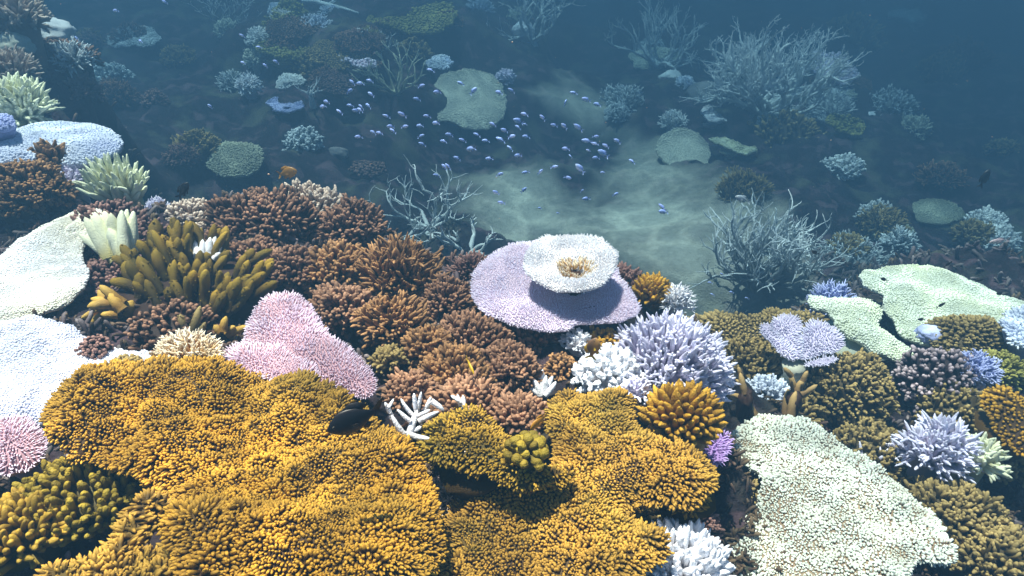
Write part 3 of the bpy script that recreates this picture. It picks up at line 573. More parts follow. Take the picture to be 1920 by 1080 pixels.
M_VIOLET = cmat('violet_coral', (.34, .20, .46), (.66, .48, .88), (.5, .34, .7), .3, 12, var=.15)
M_BLUE = cmat('blue_coral', (.30, .34, .62), (.60, .64, .95), (.45, .48, .8), .3, 8, var=.15)
M_MOSSY = cmat('yellow_green_coral', (.16, .15, .03), (.42, .38, .09), (.25, .22, .07), .5, 5, var=.3)
M_BONE = cmat('bone_plate_coral', (.50, .50, .40), (.72, .72, .58), (.55, .54, .42), .4, 5, var=.12)

litter('coral_rubble', cmat('dead_rubble', (.10, .075, .07), (.24, .20, .19), (.12, .06, .08), .6, 6, var=.6), 3600, 900, .034, .0058, 3, .1, 'round')
litter('turf_algae', cmat('turf_growth', (.045, .03, .02), (.16, .11, .06), (.12, .055, .06), .6, 4, var=.6), 4200, 901, .026, .0042, 7, .7, 'round')
# ================================================================== golden front plates
table('big golden table coral of packed grainy buds, filling the near left corner', [(95,790),(112,742),(165,700),(230,680),(300,676),(380,682),(470,682),(560,703),(640,733),(695,770),(742,795),(775,840),(802,890),(818,945),(822,1000),(806,1050),(795,1100),(700,1150),(560,1160),(450,1120),(400,1000),(330,930),(270,900),(215,862),(160,850),(110,832)],
      1.36, M_GOLD, sx=(560, 950), sr=.11, s=.0045, br=.00225, bl=.0068, cl=.013, rim=.06, und=.024, us=11, droop=.012, jag=.9, thick=.022, kids=.25, group='golden table corals in front')
table('small raised golden lobe coral, dark gap on its left, over the big table', [(305,985),(318,945),(360,925),(415,930),(455,955),(468,990),(455,1030),(420,1065),(390,1110),(330,1100),(335,1050),(322,1010)],
      1.405, M_GOLD, sr=.04, s=.0052, br=.0026, bl=.0078, cl=.006, rim=.05, droop=.02, und=.006, jag=.5, thick=.02, group='golden table corals in front')
table('ragged golden coral strip along the bottom edge, under the olive knobbed coral', [(60,1085),(85,1045),(150,1035),(190,1010),(235,965),(240,930),(290,915),(320,925),(285,960),(275,985),(250,1010),(262,1030),(320,1015),(350,1050),(345,1130),(200,1160),(60,1150)],
      1.385, M_OCHRE, sx=(200, 1070), sr=.05, s=.0056, br=.0027, bl=.009, cl=.012, rim=.045, droop=.02, und=.012, jag=1.0, thick=.02, kids=.3, group='golden table corals in front')
table('wide golden table coral with torn lobes and a dark shaded hollow, front centre', [(1030,745),(1060,720),(1105,738),(1150,722),(1195,735),(1192,785),(1240,812),(1290,830),(1335,870),(1325,915),(1265,945),(1200,925),(1160,945),(1180,975),(1235,1000),(1252,1032),(1228,1058),(1165,1085),(1150,1140),(950,1160),(790,1140),(812,1060),(845,1005),(828,945),(860,905),(900,888),(950,885),(1000,890),(1045,880),(1055,850),(1035,800)],
      1.285, M_OCHRE, sx=(1050, 960), sr=.1, s=.0047, br=.0023, bl=.0070, cl=.011, rim=.045, und=.014, us=11, droop=.018, jag=1.0, thick=.02, kids=.35, fr=1.8, group='golden table corals in front')
table('olive golden shelf coral overhanging a black gap, behind the dark silhouetted fish tail', [(792,812),(808,785),(850,770),(880,752),(905,770),(940,790),(955,830),(985,862),(1040,870),(1078,872),(1070,892),(1025,908),(975,912),(935,900),(915,885),(860,872),(805,862),(795,840)],
      1.345, M_OLVG, sx=(900, 830), sr=.05, s=.0049, br=.0024, bl=.0074, cl=.010, rim=.045, und=.010, us=14, droop=.022, jag=.9, thick=.024, kids=.3, group='golden table corals in front')
table('round golden lobe coral at the right end of the wide golden table', [(1262,865),(1290,838),(1325,848),(1340,880),(1330,920),(1305,945),(1275,940),(1255,905)],
      1.25, M_GOLD, sr=.04, s=.0054, br=.0026, bl=.0078, cl=.006, rim=.05, droop=.03, und=.008, jag=.6, thick=.02, group='golden table corals in front')
bush('olive green knobbed coral of spaced round buds, lower left by the golden table', 150, 925, 1.29, 118, M_OLIVE, n=270, h=.45, fy=.85, L=.027, R=.0054, kind='round', kids=0, up=.55, sides=9, jit=.12, lump=.12, group='knobbed corals', name='knobbed_coral')
bush('golden brown knobbed coral with spaced round buds in the lower left corner', 30, 990, 1.30, 85, M_OLVG, n=210, h=.6, fy=1.0, L=.03, R=.0050, kind='round', kids=0, up=.4, sides=9, lump=.15, group='knobbed corals', name='knobbed_coral')
bush('golden knobbed coral with pointed cones beside the lavender finger coral', 1280, 770, 1.20, 84, M_KNOB, n=135, h=.85, fy=.8, L=.032, R=.0070, kind='cone', kids=0, up=.42, sides=10, lump=.06, jit=.08, group='knobbed corals', name='knobbed_coral')
bush('small dark green knobbed coral tucked in the olive shelf below a golden fish', 990, 845, 1.385, 36, M_OLIVE, n=30, h=.8, fy=.9, L=.022, R=.0085, kind='round', kids=0, up=.45, sides=10, lump=.05, group='knobbed corals', name='knobbed_coral')
bush('golden pointed knob coral on the crest behind the two tier lilac table', 1222, 540, 1.11, 44, M_KNOB, n=80, h=1.0, fy=.8, L=.034, R=.0070, kind='cone', kids=0, up=.5, sides=9, lump=.08, jit=.09, group='knobbed corals', name='knobbed_coral')
bush('small beige feathery bush coral in the dark gap between the golden tables', 858, 925, 1.245, 50, M_BEIGE, n=150, h=.75, fy=.8, L=.024, R=.0026, kind='needle', kids=2, up=.4, sides=5, lump=.2, group='small pale bush corals')
bush('white blunt fingered coral cut by the bottom edge, left of the pale green table', 1275, 1058, 1.20, 98, M_WHITE, n=260, h=.8, fy=.8, L=.042, R=.0056, kind='long', kids=1, up=.45, sides=8, lump=.08, ksz=.6, jit=.1, klen=.35, group='white finger corals', name='finger_coral')
bush('grey purple bush coral in the shade under the golden lobe, above white fingers', 1300, 985, .98, 46, M_PURP, n=130, h=.8, L=.03, R=.004, kids=2, group='dim bush corals in the gaps')
bush('brownish knobby bush coral in the dark notch of the wide golden table', 1235, 950, 1.06, 48, M_BRUSH, n=110, h=.8, L=.025, R=.005, kids=1, group='dim bush corals in the gaps')
bush('dim brown bush coral between the golden lobe and the pale green table', 1375, 925, .88, 55, M_BRUSH, n=150, h=.9, L=.03, R=.004, kids=2, group='dim bush corals in the gaps')

# ================================================================== two tier white table
t = thing('table_coral', 'two tier table coral, round white plate above a wide lilac one', 'coral', (0, 0, 0), 'white table corals')
c0 = PZ(1072, 540, 1.20); tb = np.array([c0[0], c0[1], gz(c0[0], c0[1])]); t.location = tb
plate(t, tb, 'lower_plate', [(880,545),(888,505),(925,472),(985,452),(1070,452),(1150,480),(1172,525),(1196,555),(1200,578),(1170,597),(1128,599),(1085,601),(1062,614),(1020,618),(960,606),(905,586)], 1.20, M_LILAC, tilt=(0, -.04),
      s=.0048, br=.0018, bl=.0044, dj=.07, rim=.07, droop=.008, und=.006, us=8, thick=.012, kind='needle', sides=5, jag=.6, fr=1.5)
plate(t, tb, 'upper_plate', [(984,498),(992,470),(1020,450),(1065,443),(1110,447),(1145,466),(1160,492),(1152,520),(1122,540),(1080,547),(1035,540),(1000,522)], 1.275, M_WHITE, s=.0044, br=.0017, bl=.0042, dj=.08, rim=.06, droop=.004, und=.004, us=8,
      thick=.012, kind='needle', sides=5, jag=.6, fr=1.6, bowl=.012, hole=(.008, -.012, .035, .030), label='round white upper plate with a sunken brown centre')
cu = PZ(1080, 503, 1.26); rh = np.random.default_rng(8); hb = Buf(); ha = rh.uniform(0, 6.28, 150); hr = rh.uniform(.016, .046, 150)**1.0
hc = np.array([c0[0], c0[1], 0]); uc = PZ(1082, 497, 1.28); hp = np.stack([uc[0]+hr*np.cos(ha), uc[1]+hr*np.sin(ha), 1.252+hr*.42], 1)
fingers(hb, hp, np.stack([np.cos(ha)*.5, np.sin(ha)*.5, np.ones(150)], 1)+rh.normal(0, .25, (150, 3)), .0125, .0022, 'needle', 5, rh); hb.build('stained_centre', M_FIRE, t, tb)
stalk(t, tb, cu[0], cu[1], 1.25, .035, M_TAN, 'stalk'); stalk(t, tb, c0[0], c0[1], 1.19, .07, M_PURP, 'stalk')
# ================================================================== pale and pink corals of the front reef
table('pink two lobed table coral with fine bristles between brown bushes and golden table', [(470,600),(490,562),(525,545),(562,555),(592,588),(600,622),(640,640),(678,670),(705,712),(700,740),(660,742),(600,722),(530,698),(470,690),(420,690),(425,650),(465,640)],
      1.305, M_PINK, tilt=(-.05, .10), sx=(560, 660), sr=.06, s=.0047, br=.0017, bl=.0055, dj=.08, rim=.06, und=.007, us=9, droop=.004, thick=.012, kind='needle', sides=5, jag=.5, fr=1.5, group='pink table corals')
table('small pink tier coral on the front left of the pink table, bristly rim', [(432,662),(470,650),(520,655),(560,675),(600,705),(560,720),(490,705),(440,692)], 1.33, M_PINK, sr=.03, s=.0047, br=.0017, bl=.0055, dj=.08, rim=.05, und=.005, thick=.01, kind='needle', sides=5, jag=.6, group='pink table corals')
table('small pink white ruffled plate coral at the left edge, below the white sheet', [(-40,800),(-30,770),(10,760),(50,768),(72,800),(66,835),(35,862),(-10,875),(-50,850)], 1.345, M_PINK, sr=.03, s=.0047, br=.0017, bl=.0058, dj=.1, rim=.05, und=.008, us=18, droop=.03, thick=.012, kind='needle', sides=5, jag=.8, group='pink table corals')
table('large ice white sheet coral spreading to the left edge with brown worn patches', [(-120,640),(-60,592),(20,588),(110,595),(150,612),(185,636),(240,640),(305,652),(300,690),(225,705),(165,710),(120,745),(80,775),(40,765),(-20,790),(-120,800)],
      1.30, M_ICE, tilt=(0, .04), sx=(60, 690), sr=.1, s=.0045, br=.0024, bl=.0022, cl=.009, rim=.05, und=.012, us=7, droop=.02, thick=.016, kind='bud', sides=5, jag=.6, fr=1.4, group='white table corals')
table('yellow white tilted table coral with a saw edged rim, left of the brown bush', [(-60,500),(0,470),(62,425),(108,388),(150,372),(186,374),(180,410),(150,440),(140,470),(162,500),(148,540),(95,572),(40,588),(-20,592),(-80,580)],
      1.235, M_YWHITE, tilt=(.06, .10), sx=(60, 510), sr=.08, s=.0045, br=.0024, bl=.0024, cl=.007, rim=.05, und=.012, us=7, droop=.01, thick=.014, kind='bud', sides=5, jag=.5, fr=1.7, group='white table corals')
bush('yellow and white frilly bush coral at the back rim of the big golden table', 352, 662, 1.335, 66, M_FIRE, n=300, h=.75, fy=.7, L=.028, R=.0028, kind='needle', kids=2, up=.4, sides=5, lump=.2, group='small pale bush corals')
bush('brown pimpled coral lump on the left back rim of the big golden table', 235, 690, 1.325, 30, M_BRUSH, n=120, h=.5, L=.014, R=.004, kids=1, group='dim bush corals in the gaps')
bush('dark worn coral lump in the hole of the ice white sheet', 178, 650, 1.295, 30, M_PURP, n=70, h=.5, L=.012, R=.004, kids=1, group='dim bush corals in the gaps')
# lavender finger coral
bush('large lavender white finger coral, fan of long fingers below the lilac table', 1258, 668, 1.13, 120, M_LAV, n=560, h=1.0, fy=.85, L=.056, R=.0050, kind='long', kids=2, up=.45, sides=8, jit=.09, lump=.2, ksz=.6, klen=.33, group='white finger corals', name='finger_coral', dmax=2.0)
bush('pinkish white cauliflower coral of stubby round tips, left of lavender fingers', 1140, 693, 1.195, 62, M_WHITE, n=150, h=.75, fy=.85, L=.03, R=.0056, kind='round', kids=3, up=.3, sides=8, lump=.2, ksz=.75, group='small pale bush corals')
bush('tiny white star tipped coral in shade under the lilac table', 1082, 640, 1.15, 28, M_WHITE, n=50, h=.7, L=.02, R=.0036, kids=3, sides=6, group='small pale bush corals')
bush('small golden bush coral beside the brown yellow fish', 1130, 640, 1.14, 40, M_KNOB, n=70, h=.7, L=.02, R=.0046, kids=2, sides=7, group='small golden bush corals')
bush('brown yellow bush coral left of the white cauliflower coral', 1055, 690, 1.15, 34, M_TAN, n=70, h=.7, L=.02, R=.0044, kids=2, group='small golden bush corals')
bush('white spiky coral on the crest right of the golden pointed knobs', 1268, 560, 1.09, 30, M_WHITE, n=90, h=1.0, L=.034, R=.003, kind='needle', kids=2, up=.4, group='small pale bush corals')
bush('small white sprout coral at the foot of the lavender finger coral', 1190, 730, 1.2, 22, M_LAV, n=40, h=.8, L=.022, R=.0036, kind='long', kids=2, group='small pale bush corals')
table('small violet plate coral peeping out under the right golden knobbed coral', [(1318,830),(1335,812),(1358,810),(1370,828),(1366,855),(1350,872),(1328,862)], 1.04, M_VIOLET, sr=.02, s=.006, br=.0022, bl=.008, rim=.04, und=.003, thick=.008, kind='needle', sides=5, group='violet plate corals')
# ================================================================== brown bushes of the crest
BB = 'brown bush corals on the reef crest'
for lab, px, py, z, rx, m, n, kw in [
 ('dark brown bush coral at the top of the crest, left of its beige neighbour', 492, 410, 1.15, 92, M_DARK, 420, dict(h=.85, R=.0068, L=.036)),
 ('beige bush coral on the skyline behind the dark brown bushes', 585, 385, 1.10, 62, M_BEIGE, 260, dict(h=.8, R=.0062, L=.03)),
 ('dark brown bush coral on the skyline right of the beige bush', 655, 425, 1.12, 66, M_DARK, 280, dict(h=.85, R=.0066, L=.04)),
 ('golden brown bush coral with the longest fingers, highest against the water', 740, 515, 1.15, 92, M_TAN, 330, dict(h=1.0, R=.0062, L=.062, kind='long', up=.42)),
 ('brown bush coral in the middle of the crest, left of the longest fingers', 630, 500, 1.16, 66, M_TAN, 230, dict(h=.8, R=.0068, L=.04)),
 ('brown bush coral directly behind the pink table', 640, 575, 1.19, 66, M_BROWN, 230, dict(h=.7, R=.0062, L=.034)),
 ('dark bush coral between the mustard fingers and the crest bushes', 545, 500, 1.17, 58, M_DARK, 200, dict(h=.75, R=.0066, L=.032)),
 ('golden brown bush coral in front of the longest fingers', 735, 600, 1.20, 66, M_TAN, 220, dict(h=.75, R=.0062, L=.042, kind='long')),
 ('brown bush coral just left of the lilac table rim', 838, 560, 1.13, 54, M_BROWN, 200, dict(h=.8, R=.0054, L=.036)),
 ('purple brown bush coral on the crest behind the lilac table', 885, 505, 1.09, 44, M_PURP, 190, dict(h=.8, R=.0048, L=.034, kind='long')),
 ('brown bush coral below the left rim of the lilac table', 880, 640, 1.17, 72, M_BROWN, 260, dict(h=.75, R=.0056, L=.036)),
 ('golden brown bush coral right of the pink table tip', 805, 650, 1.19, 52, M_TAN, 180, dict(h=.75, R=.0058, L=.032)),
 ('brown bush coral around the slim yellow fish', 850, 705, 1.21, 74, M_TAN, 260, dict(h=.75, R=.0056, L=.036)),
 ('reddish brown bush coral between slim yellow fish and small white sprigs', 955, 690, 1.19, 62, M_BROWN, 220, dict(h=.75, R=.0054, L=.032)),
 ('pale brown bush coral behind the olive shelf and white branches', 880, 760, 1.245, 74, M_BROWN, 260, dict(h=.7, R=.0056, L=.034)),
 ('pinkish brown bush coral left of the curved golden fish', 975, 780, 1.26, 50, M_BROWN, 170, dict(h=.75, R=.0054, L=.032)),
 ('brown bush coral behind the white branching sprig', 770, 735, 1.23, 46, M_BROWN, 150, dict(h=.7, R=.0056, L=.03)),
 ('small olive brown bush coral by the pink table tip', 728, 672, 1.20, 26, M_BRUSH, 80, dict(h=.7, R=.0046, L=.022)),
 ('dark brown bush coral low in the shade under the lilac table', 985, 645, 1.12, 60, M_DARK, 200, dict(h=.7, R=.0052, L=.03)),
 ('pinkish brown bush coral on the crest right of the white upper plate', 1172, 525, 1.09, 36, M_PURP, 130, dict(h=.9, R=.0052, L=.032)),
 ('purple brown bush coral behind the cream fingers', 215, 445, 1.15, 92, M_PURP, 380, dict(h=.85, R=.0062, L=.03, fy=.8)),
 ('beige stubby bush coral between the mustard fingers and dark crest bushes', 355, 410, 1.12, 56, M_BEIGE, 240, dict(h=.6, R=.0056, L=.022)),
 ('dark brown bush coral just right of the stubby beige bush', 425, 445, 1.14, 52, M_DARK, 190, dict(h=.75, R=.006, L=.03)),
 ('dark shaded bush coral under the mustard finger coral', 330, 610, 1.20, 74, M_DARK, 160, dict(h=.45, R=.006, L=.02)),
 ('purplish bush coral under the left mustard fingers', 190, 525, 1.16, 52, M_PURP, 150, dict(h=.55, R=.006, L=.022)),
 ('dark bush coral right of the mustard fingers, above the pink table', 470, 480, 1.17, 48, M_DARK, 170, dict(h=.7, R=.006, L=.03)),
]:
    kw = dict(kw); kw['L'] *= 1.2; kw['R'] *= .92; rx *= 1.16; n = int(n*1.3); kw.setdefault('fy', [.8, 1.05, .95, .7][len(lab) % 4]); kw['lump'] = .38
    bush(lab, px, py, z, rx, m, n=int(n*.95), group=BB, kids=1, ksz=.72, jit=.16, fingerfrac=1.25, **kw)
# ================================================================== thick fingered corals
digits('cream white coral of thick upright fingers, left part of the mustard clump', [(205,486,160,410,12),(212,490,178,400,12),(218,488,196,398,13),(222,486,208,402,12),(232,488,204,430,12),(215,492,150,440,9),(236,490,228,396,11),(240,492,238,394,10),(246,492,250,398,11),(228,494,176,450,11)],
       (.05), M_CREAM, group='thick fingered corals', jitd=.02)
rg = np.random.default_rng(7); it = []
for k in range(112):
    u = rg.uniform(-1, 1); v = rg.uniform(-1, 1)
    if u*u+v*v > 1: continue
    x0 = 368+u*112; y0 = 535+v*58+8*u; an = math.radians(90-u*44+rg.normal(0, 15)); l = rg.uniform(34, 78)*(1-.12*v)
    it.append((x0, y0, x0+math.cos(an)*l, y0-math.sin(an)*l, rg.uniform(6.8, 10.5)))
it += [(284,500,292,414,15),(300,500,286,432,13),(322,500,327,440,10),(252,530,236,492,12),(240,512,252,468,11),(262,560,258,512,11)]
digits('mustard olive coral of many thick blunt fingers, spread above the ice white sheet', it, (.07), M_MUST, group='thick fingered corals', jitd=.05, nubs=12, plane=True, foot=1.0, kind='blunt')
digits('amber coral of short splayed fingers, lower left of the mustard clump', [(205,575,150,600,7),(210,570,165,575,9),(222,575,172,560,10),(215,580,185,545,10),(230,582,205,548,10),(225,590,190,590,8),(238,590,248,565,12),(205,585,172,605,8),(232,570,188,536,9)], (.04), M_AMBER, group='thick fingered corals', jitd=.02, kind='long')
digits('small amber coral of stubby fingers, between mustard clump and pink table', [(418,622,424,594,7),(425,628,468,612,7),(420,632,445,630,8),(415,625,402,610,7),(410,640,412,648,7),(428,620,440,612,6)], (.04), M_AMBER, group='thick fingered corals', jitd=.02)
digits('small brown nubbed coral standing below the mustard clump', [(345,620,338,590,8),(360,625,375,575,8),(352,640,330,630,8),(365,635,385,605,7)], (.04), M_BRUSH, group='thick fingered corals', jitd=.02, nubs=14)
digits('tiny white coral of two bleached finger clusters amid the mustard clump', [(372,484,366,452,9),(378,486,380,450,6),(392,482,394,446,7),(398,482,404,442,6),(404,484,414,458,6),(400,486,412,474,5),(394,478,388,452,5)], (.08), M_WHITE, group='small white finger corals', jitd=.015)
digits('small white spray of pointed fingers between brown bushes and cauliflower coral', [(1012,742,978,716,5),(1012,742,988,706,6),(1014,742,1000,712,6),(1016,742,1016,692,7),(1018,742,1024,705,6),(1020,742,1036,706,6),(1022,742,1042,716,5),(1010,740,978,728,4)], (.04), M_WHITE, group='small white finger corals', jitd=.015)
digits('bleached white branching sprig coral, right of the dark silhouetted fish', [(765,825,782,770,9),(782,775,776,738,6),(782,775,790,735,5),(778,782,752,748,5),(770,790,745,768,5),(785,790,822,772,6),(768,815,806,822,7),(765,822,735,780,7),(735,785,722,755,6),(728,765,738,748,4),(795,772,808,745,6),(808,752,832,770,7),(770,810,790,800,6),(762,822,750,800,5),(782,780,806,768,5),(765,826,757,832,6)],
       (.15), M_WHITE, group='small white finger corals', jitd=.03, foot=.4, slim=.75, name='branching_coral', part='branch')
digits('tiny white forked coral sprig standing on the olive shelf', [(862,792,868,765,6),(868,768,868,742,5),(866,755,846,742,4),(864,760,858,740,4),(872,778,884,764,3),(860,790,852,793,4)], (.17), M_WHITE, group='small white finger corals', jitd=.012, name='branching_coral', part='branch')
# ================================================================== left edge, further back
table('blue white table coral with a smooth rounded rim at the upper left', [(-90,262),(-20,238),(60,218),(130,213),(190,225),(222,248),(228,268),(205,285),(160,297),(110,292),(40,280),(-60,290)], 1.18, M_BLUEW, sx=(100, 260), sr=.12, s=.0088, br=.0045, bl=.0045, rim=.09, und=.016, us=5, droop=.03, thick=.03, kind='bud', sides=5, jag=.4, fr=1.1, group='blue white plate corals')
table('smaller blue white plate coral in front of the blue white table, left edge', [(-90,275),(-30,262),(30,262),(62,275),(55,290),(0,297),(-90,300)], 1.22, M_BLUEW, sr=.08, s=.0088, br=.0045, bl=.0045, rim=.08, und=.008, droop=.03, thick=.025, sides=5, jag=.4, fr=1.1, group='blue white plate corals')
table('tiny blue plate coral above the blue white table at the left edge', [(-60,215),(-20,203),(15,205),(26,218),(15,232),(-50,235)], 1.25, M_BLUE, sr=.05, s=.0088, br=.0045, bl=.0045, rim=.08, und=.006, droop=.03, thick=.025, sides=5, jag=.4, fr=1.1, group='blue white plate corals')
bush('pale lime bush coral of slender fingers behind the blue white table', 28, 195, 1.20, 62, M_LIME, n=200, h=.9, fy=.8, L=.085, R=.0085, kind='long', kids=1, up=.45, sides=6, group='lime white finger corals', name='finger_coral')
bush('lime white finger coral in front of the blue white table, clear against dark water', 215, 340, 1.13, 72, M_LIME, n=105, h=.9, fy=.65, L=.066, R=.0076, kind='long', kids=0, up=.58, sides=8, jit=.10, lump=.08, group='lime white finger corals', name='finger_coral')
bush('small lilac grey bush coral left of the lime white finger coral', 135, 335, 1.10, 32, M_LILAC, n=80, h=.9, L=.035, R=.006, group='dim bush corals at the left')
bush('brown rounded bush coral at the left edge under the blue white table', 40, 345, 1.15, 80, M_TAN, n=380, h=.8, fy=.8, L=.034, R=.0062, kids=2, group='dim bush corals at the left')
bush('small spiky brown coral poking up before the blue white table', 92, 292, 1.17, 34, M_TAN, n=46, h=1.0, L=.045, R=.0095, kind='cone', kids=1, group='dim bush corals at the left')
bush('small white bush coral behind the purple brown bush and lime fingers', 295, 392, 1.07, 24, M_LAV, n=70, h=.9, L=.03, R=.0036, kind='needle', group='small pale bush corals')
bush('grey beige bush coral in the top left corner', 22, 22, 1.30, 62, M_BEIGE, n=170, h=.8, L=.07, R=.010, kind='long', kids=1, sides=5, group='dim bush corals at the left')
boulder('round pale grey boulder coral below the top left corner', 78, 58, 1.10, 56, M_STAG, group='dim boulder corals')
boulder('pale grey boulder coral at the left edge over the beige fan', 8, 80, 1.18, 46, M_BONE, group='dim boulder corals')
bush('grey beige fan shaped coral at the left edge below the boulders', 15, 125, 1.20, 52, M_BEIGE, n=150, h=.7, L=.06, R=.007, kind='long', kids=1, sides=5, group='dim bush corals at the left')
# ================================================================== right side
t = table('large pale green table coral with a brown speckled top, bottom right', [(1378,815),(1392,782),(1430,772),(1490,780),(1545,800),(1590,835),(1640,868),(1700,915),(1735,960),(1762,985),(1758,1005),(1790,1030),(1785,1055),(1745,1050),(1708,1062),(1700,1120),(1560,1150),(1420,1140),(1390,1085),(1385,1030),(1380,985),(1400,952),(1420,968),(1432,940),(1428,905),(1432,882),(1400,858)],
      .93, M_PALE, sx=(1560, 960), sr=.11, s=.0054, br=.0027, bl=.0058, cl=.007, rim=.055, und=.010, us=10, droop=.006, thick=.016, kind='round', sides=6, jag=.8, fr=1.7, kids=.5, group='pale green table corals')
table('pale lobed coral sheet with a white worn spot, tucked under the pale green table', [(1330,1040),(1350,1005),(1385,1000),(1420,1020),(1440,1060),(1430,1110),(1380,1130),(1335,1100)], .88, M_PALE, sr=.04, s=.0054, br=.0027, bl=.0058, cl=.007, rim=.05, und=.010, droop=.02, thick=.016, kind='round', jag=.9, kids=.4, group='pale green table corals')
table('wide pale mint table coral in the haze at the right edge', [(1614,515),(1625,498),(1680,490),(1740,494),(1800,508),(1850,525),(1890,545),(1960,565),(2000,600),(1960,640),(1860,640),(1760,640),(1690,625),(1680,590),(1655,575),(1665,550),(1625,540)], .74, M_MINT, sx=(1770, 570), sr=.14, s=.0072, br=.0037, bl=.0036, cl=.008, rim=.08, und=.014, us=5, droop=.02, thick=.02, sides=5, jag=.6, fr=1.5, group='pale mint table corals')
table('pale mint table coral sloping toward the dark bush, left of the wide mint one', [(1512,572),(1525,556),(1575,555),(1625,562),(1650,572),(1660,590),(1640,605),(1665,625),(1700,640),(1725,650),(1705,672),(1680,680),(1640,665),(1600,645),(1565,622),(1550,592),(1520,582)], .75, M_MINT, tilt=(-.10, .12), sx=(1620, 620), sr=.10, s=.0070, br=.0036, bl=.0036, cl=.008, rim=.07, und=.014, us=6, droop=.015, thick=.02, sides=5, jag=.7, fr=1.5, group='pale mint table corals')
fb = PZ(1492, 700, .78); fb[2] = gz(fb[0], fb[1]); t = thing('fan_coral', 'lavender white fan coral of split lobes on a pale stem', 'coral', fb, 'lavender plate corals'); f0 = PZ(1500, 650, .90); FT = .45
for lobe in ([(1426,612),(1440,604),(1462,632),(1482,655),(1492,676),(1472,670),(1450,645),(1430,628)], [(1444,602),(1462,592),(1484,588),(1504,600),(1503,632),(1505,672),(1490,676),(1468,645),(1450,620)], [(1511,606),(1535,598),(1564,616),(1582,645),(1574,660),(1545,664),(1515,676),(1497,676),(1505,640)], [(1504,680),(1530,669),(1574,667),(1567,680),(1530,690),(1508,692)]):
    lc = np.array(lobe, float).mean(0); r_ = ray(*lc); k_ = (f0[2]-CAM[2]+FT*(CAM[1]-f0[1]))/(r_[2]-FT*r_[1]); zl = float((CAM+k_*r_)[2])
    plate(t, fb, 'lobe', lobe, zl, M_LAV, tilt=(0, FT), s=.0058, br=.0022, bl=.0062, rim=.05, dj=.08, und=.003, us=9, thick=.010, kind='needle', sides=5, jag=.5, fr=1.5)
fs = PZ(1493, 682, .865); stalk(t, fb, fs[0], fs[1], fs[2], .026, M_BONE, 'stem')
boulder('pale swollen coral lump at the foot of the lavender fan', 1490, 706, .82, 24, M_BONE, h=.8, group='dim boulder corals')
table('brownish golden table coral at the crest behind the lavender fan', [(1305,575),(1370,580),(1430,572),(1500,575),(1545,585),(1560,612),(1530,635),(1470,650),(1400,655),(1350,640),(1310,610)], .84, M_BRUSH, sr=.12, s=.0115, br=.0055, bl=.012, rim=.08, und=.016, us=8, droop=.03, thick=.03, sides=5, kids=.3, jag=.7, group='moss brown table corals')
bush('moss brown sloping bush coral under the lavender fan', 1400, 680, .78, 82, M_BRUSH, n=420, h=.8, fy=.8, L=.03, R=.0052, kids=1, sides=5, group='moss brown bush corals')
bush('moss brown rounded bush coral right of the lavender fan', 1590, 715, .80, 92, M_BRUSH, n=560, h=.9, fy=.8, L=.028, R=.0052, kids=1, sides=5, lump=.16, group='moss brown bush corals')
table('moss brown cone shaped table coral before the wide mint table', [(1745,580),(1790,572),(1840,575),(1890,592),(1905,618),(1870,645),(1820,658),(1780,650),(1765,620)], .80, M_BRUSH, tilt=(.0, .15), sr=.08, s=.0115, br=.0052, bl=.012, rim=.1, und=.008, us=8, droop=.06, thick=.03, sides=5, kids=.3, group='moss brown table corals')
boulder('lavender boulder coral nestled under the mint tables', 1748, 622, .75, 26, M_BLUE, h=.7, group='lavender plate corals')
table('lavender plate coral at the right edge beside the cone shaped coral', [(1885,610),(1900,585),(1940,575),(1980,600),(1975,650),(1930,655),(1895,640)], .82, M_BLUEW, sr=.05, s=.011, br=.0045, bl=.010, rim=.06, und=.006, thick=.016, sides=5, group='lavender plate corals')
bush('dark purple bush coral with pale pink white tips, under the mint tables', 1765, 705, .76, 84, cmat('dark_tipped_coral', (.03, .02, .025), (.62, .48, .50), (.10, .06, .07), .45, 14, tlo=.55, thi=1.0, var=.5), n=200, h=.85, fy=.8, L=.038, R=.0072, kids=2, sides=6, group='moss brown bush corals')
bush('lavender spiky bush coral right of the dark pink tipped bush', 1830, 690, .80, 40, M_BLUE, n=110, h=.7, L=.035, R=.0045, kind='needle', group='lavender plate corals')
bush('yellowish small bush coral behind the lavender spiky bush', 1880, 690, .78, 46, M_MOSSY, n=150, h=.7, L=.03, R=.005, group='moss brown bush corals')
bush('dark moss bush coral below the dark pink tipped bush', 1800, 765, .74, 78, M_BRUSH, n=240, h=.7, L=.03, R=.0055, kids=1, group='moss brown bush corals')
bush('moss brown bush coral right of the white lavender finger bush', 1880, 850, .78, 62, M_BRUSH, n=220, h=.8, L=.03, R=.0055, kids=1, group='moss brown bush corals')
table('golden yellow table coral leaning at the right edge', [(1848,735),(1870,722),(1910,740),(1980,770),(1990,850),(1930,848),(1895,820),(1865,775)], .92, M_GOLD, tilt=(.0, .15), sr=.06, s=.0105, br=.0048, bl=.009, rim=.06, und=.012, droop=.02, thick=.02, sides=5, group='golden table corals at the right')
bush('white lavender finger coral on brown branches, right of the pale green table', 1765, 835, .86, 72, M_LAV, n=170, h=1.0, fy=.7, L=.062, R=.0052, kind='long', kids=2, up=.42, sides=6, klen=.4, group='white finger corals', name='finger_coral')
bush('lime white small finger coral at the right of the white lavender bush', 1838, 855, .85, 40, M_LIME, n=80, h=.8, L=.04, R=.006, kind='long', kids=1, group='lime white finger corals', name='finger_coral')
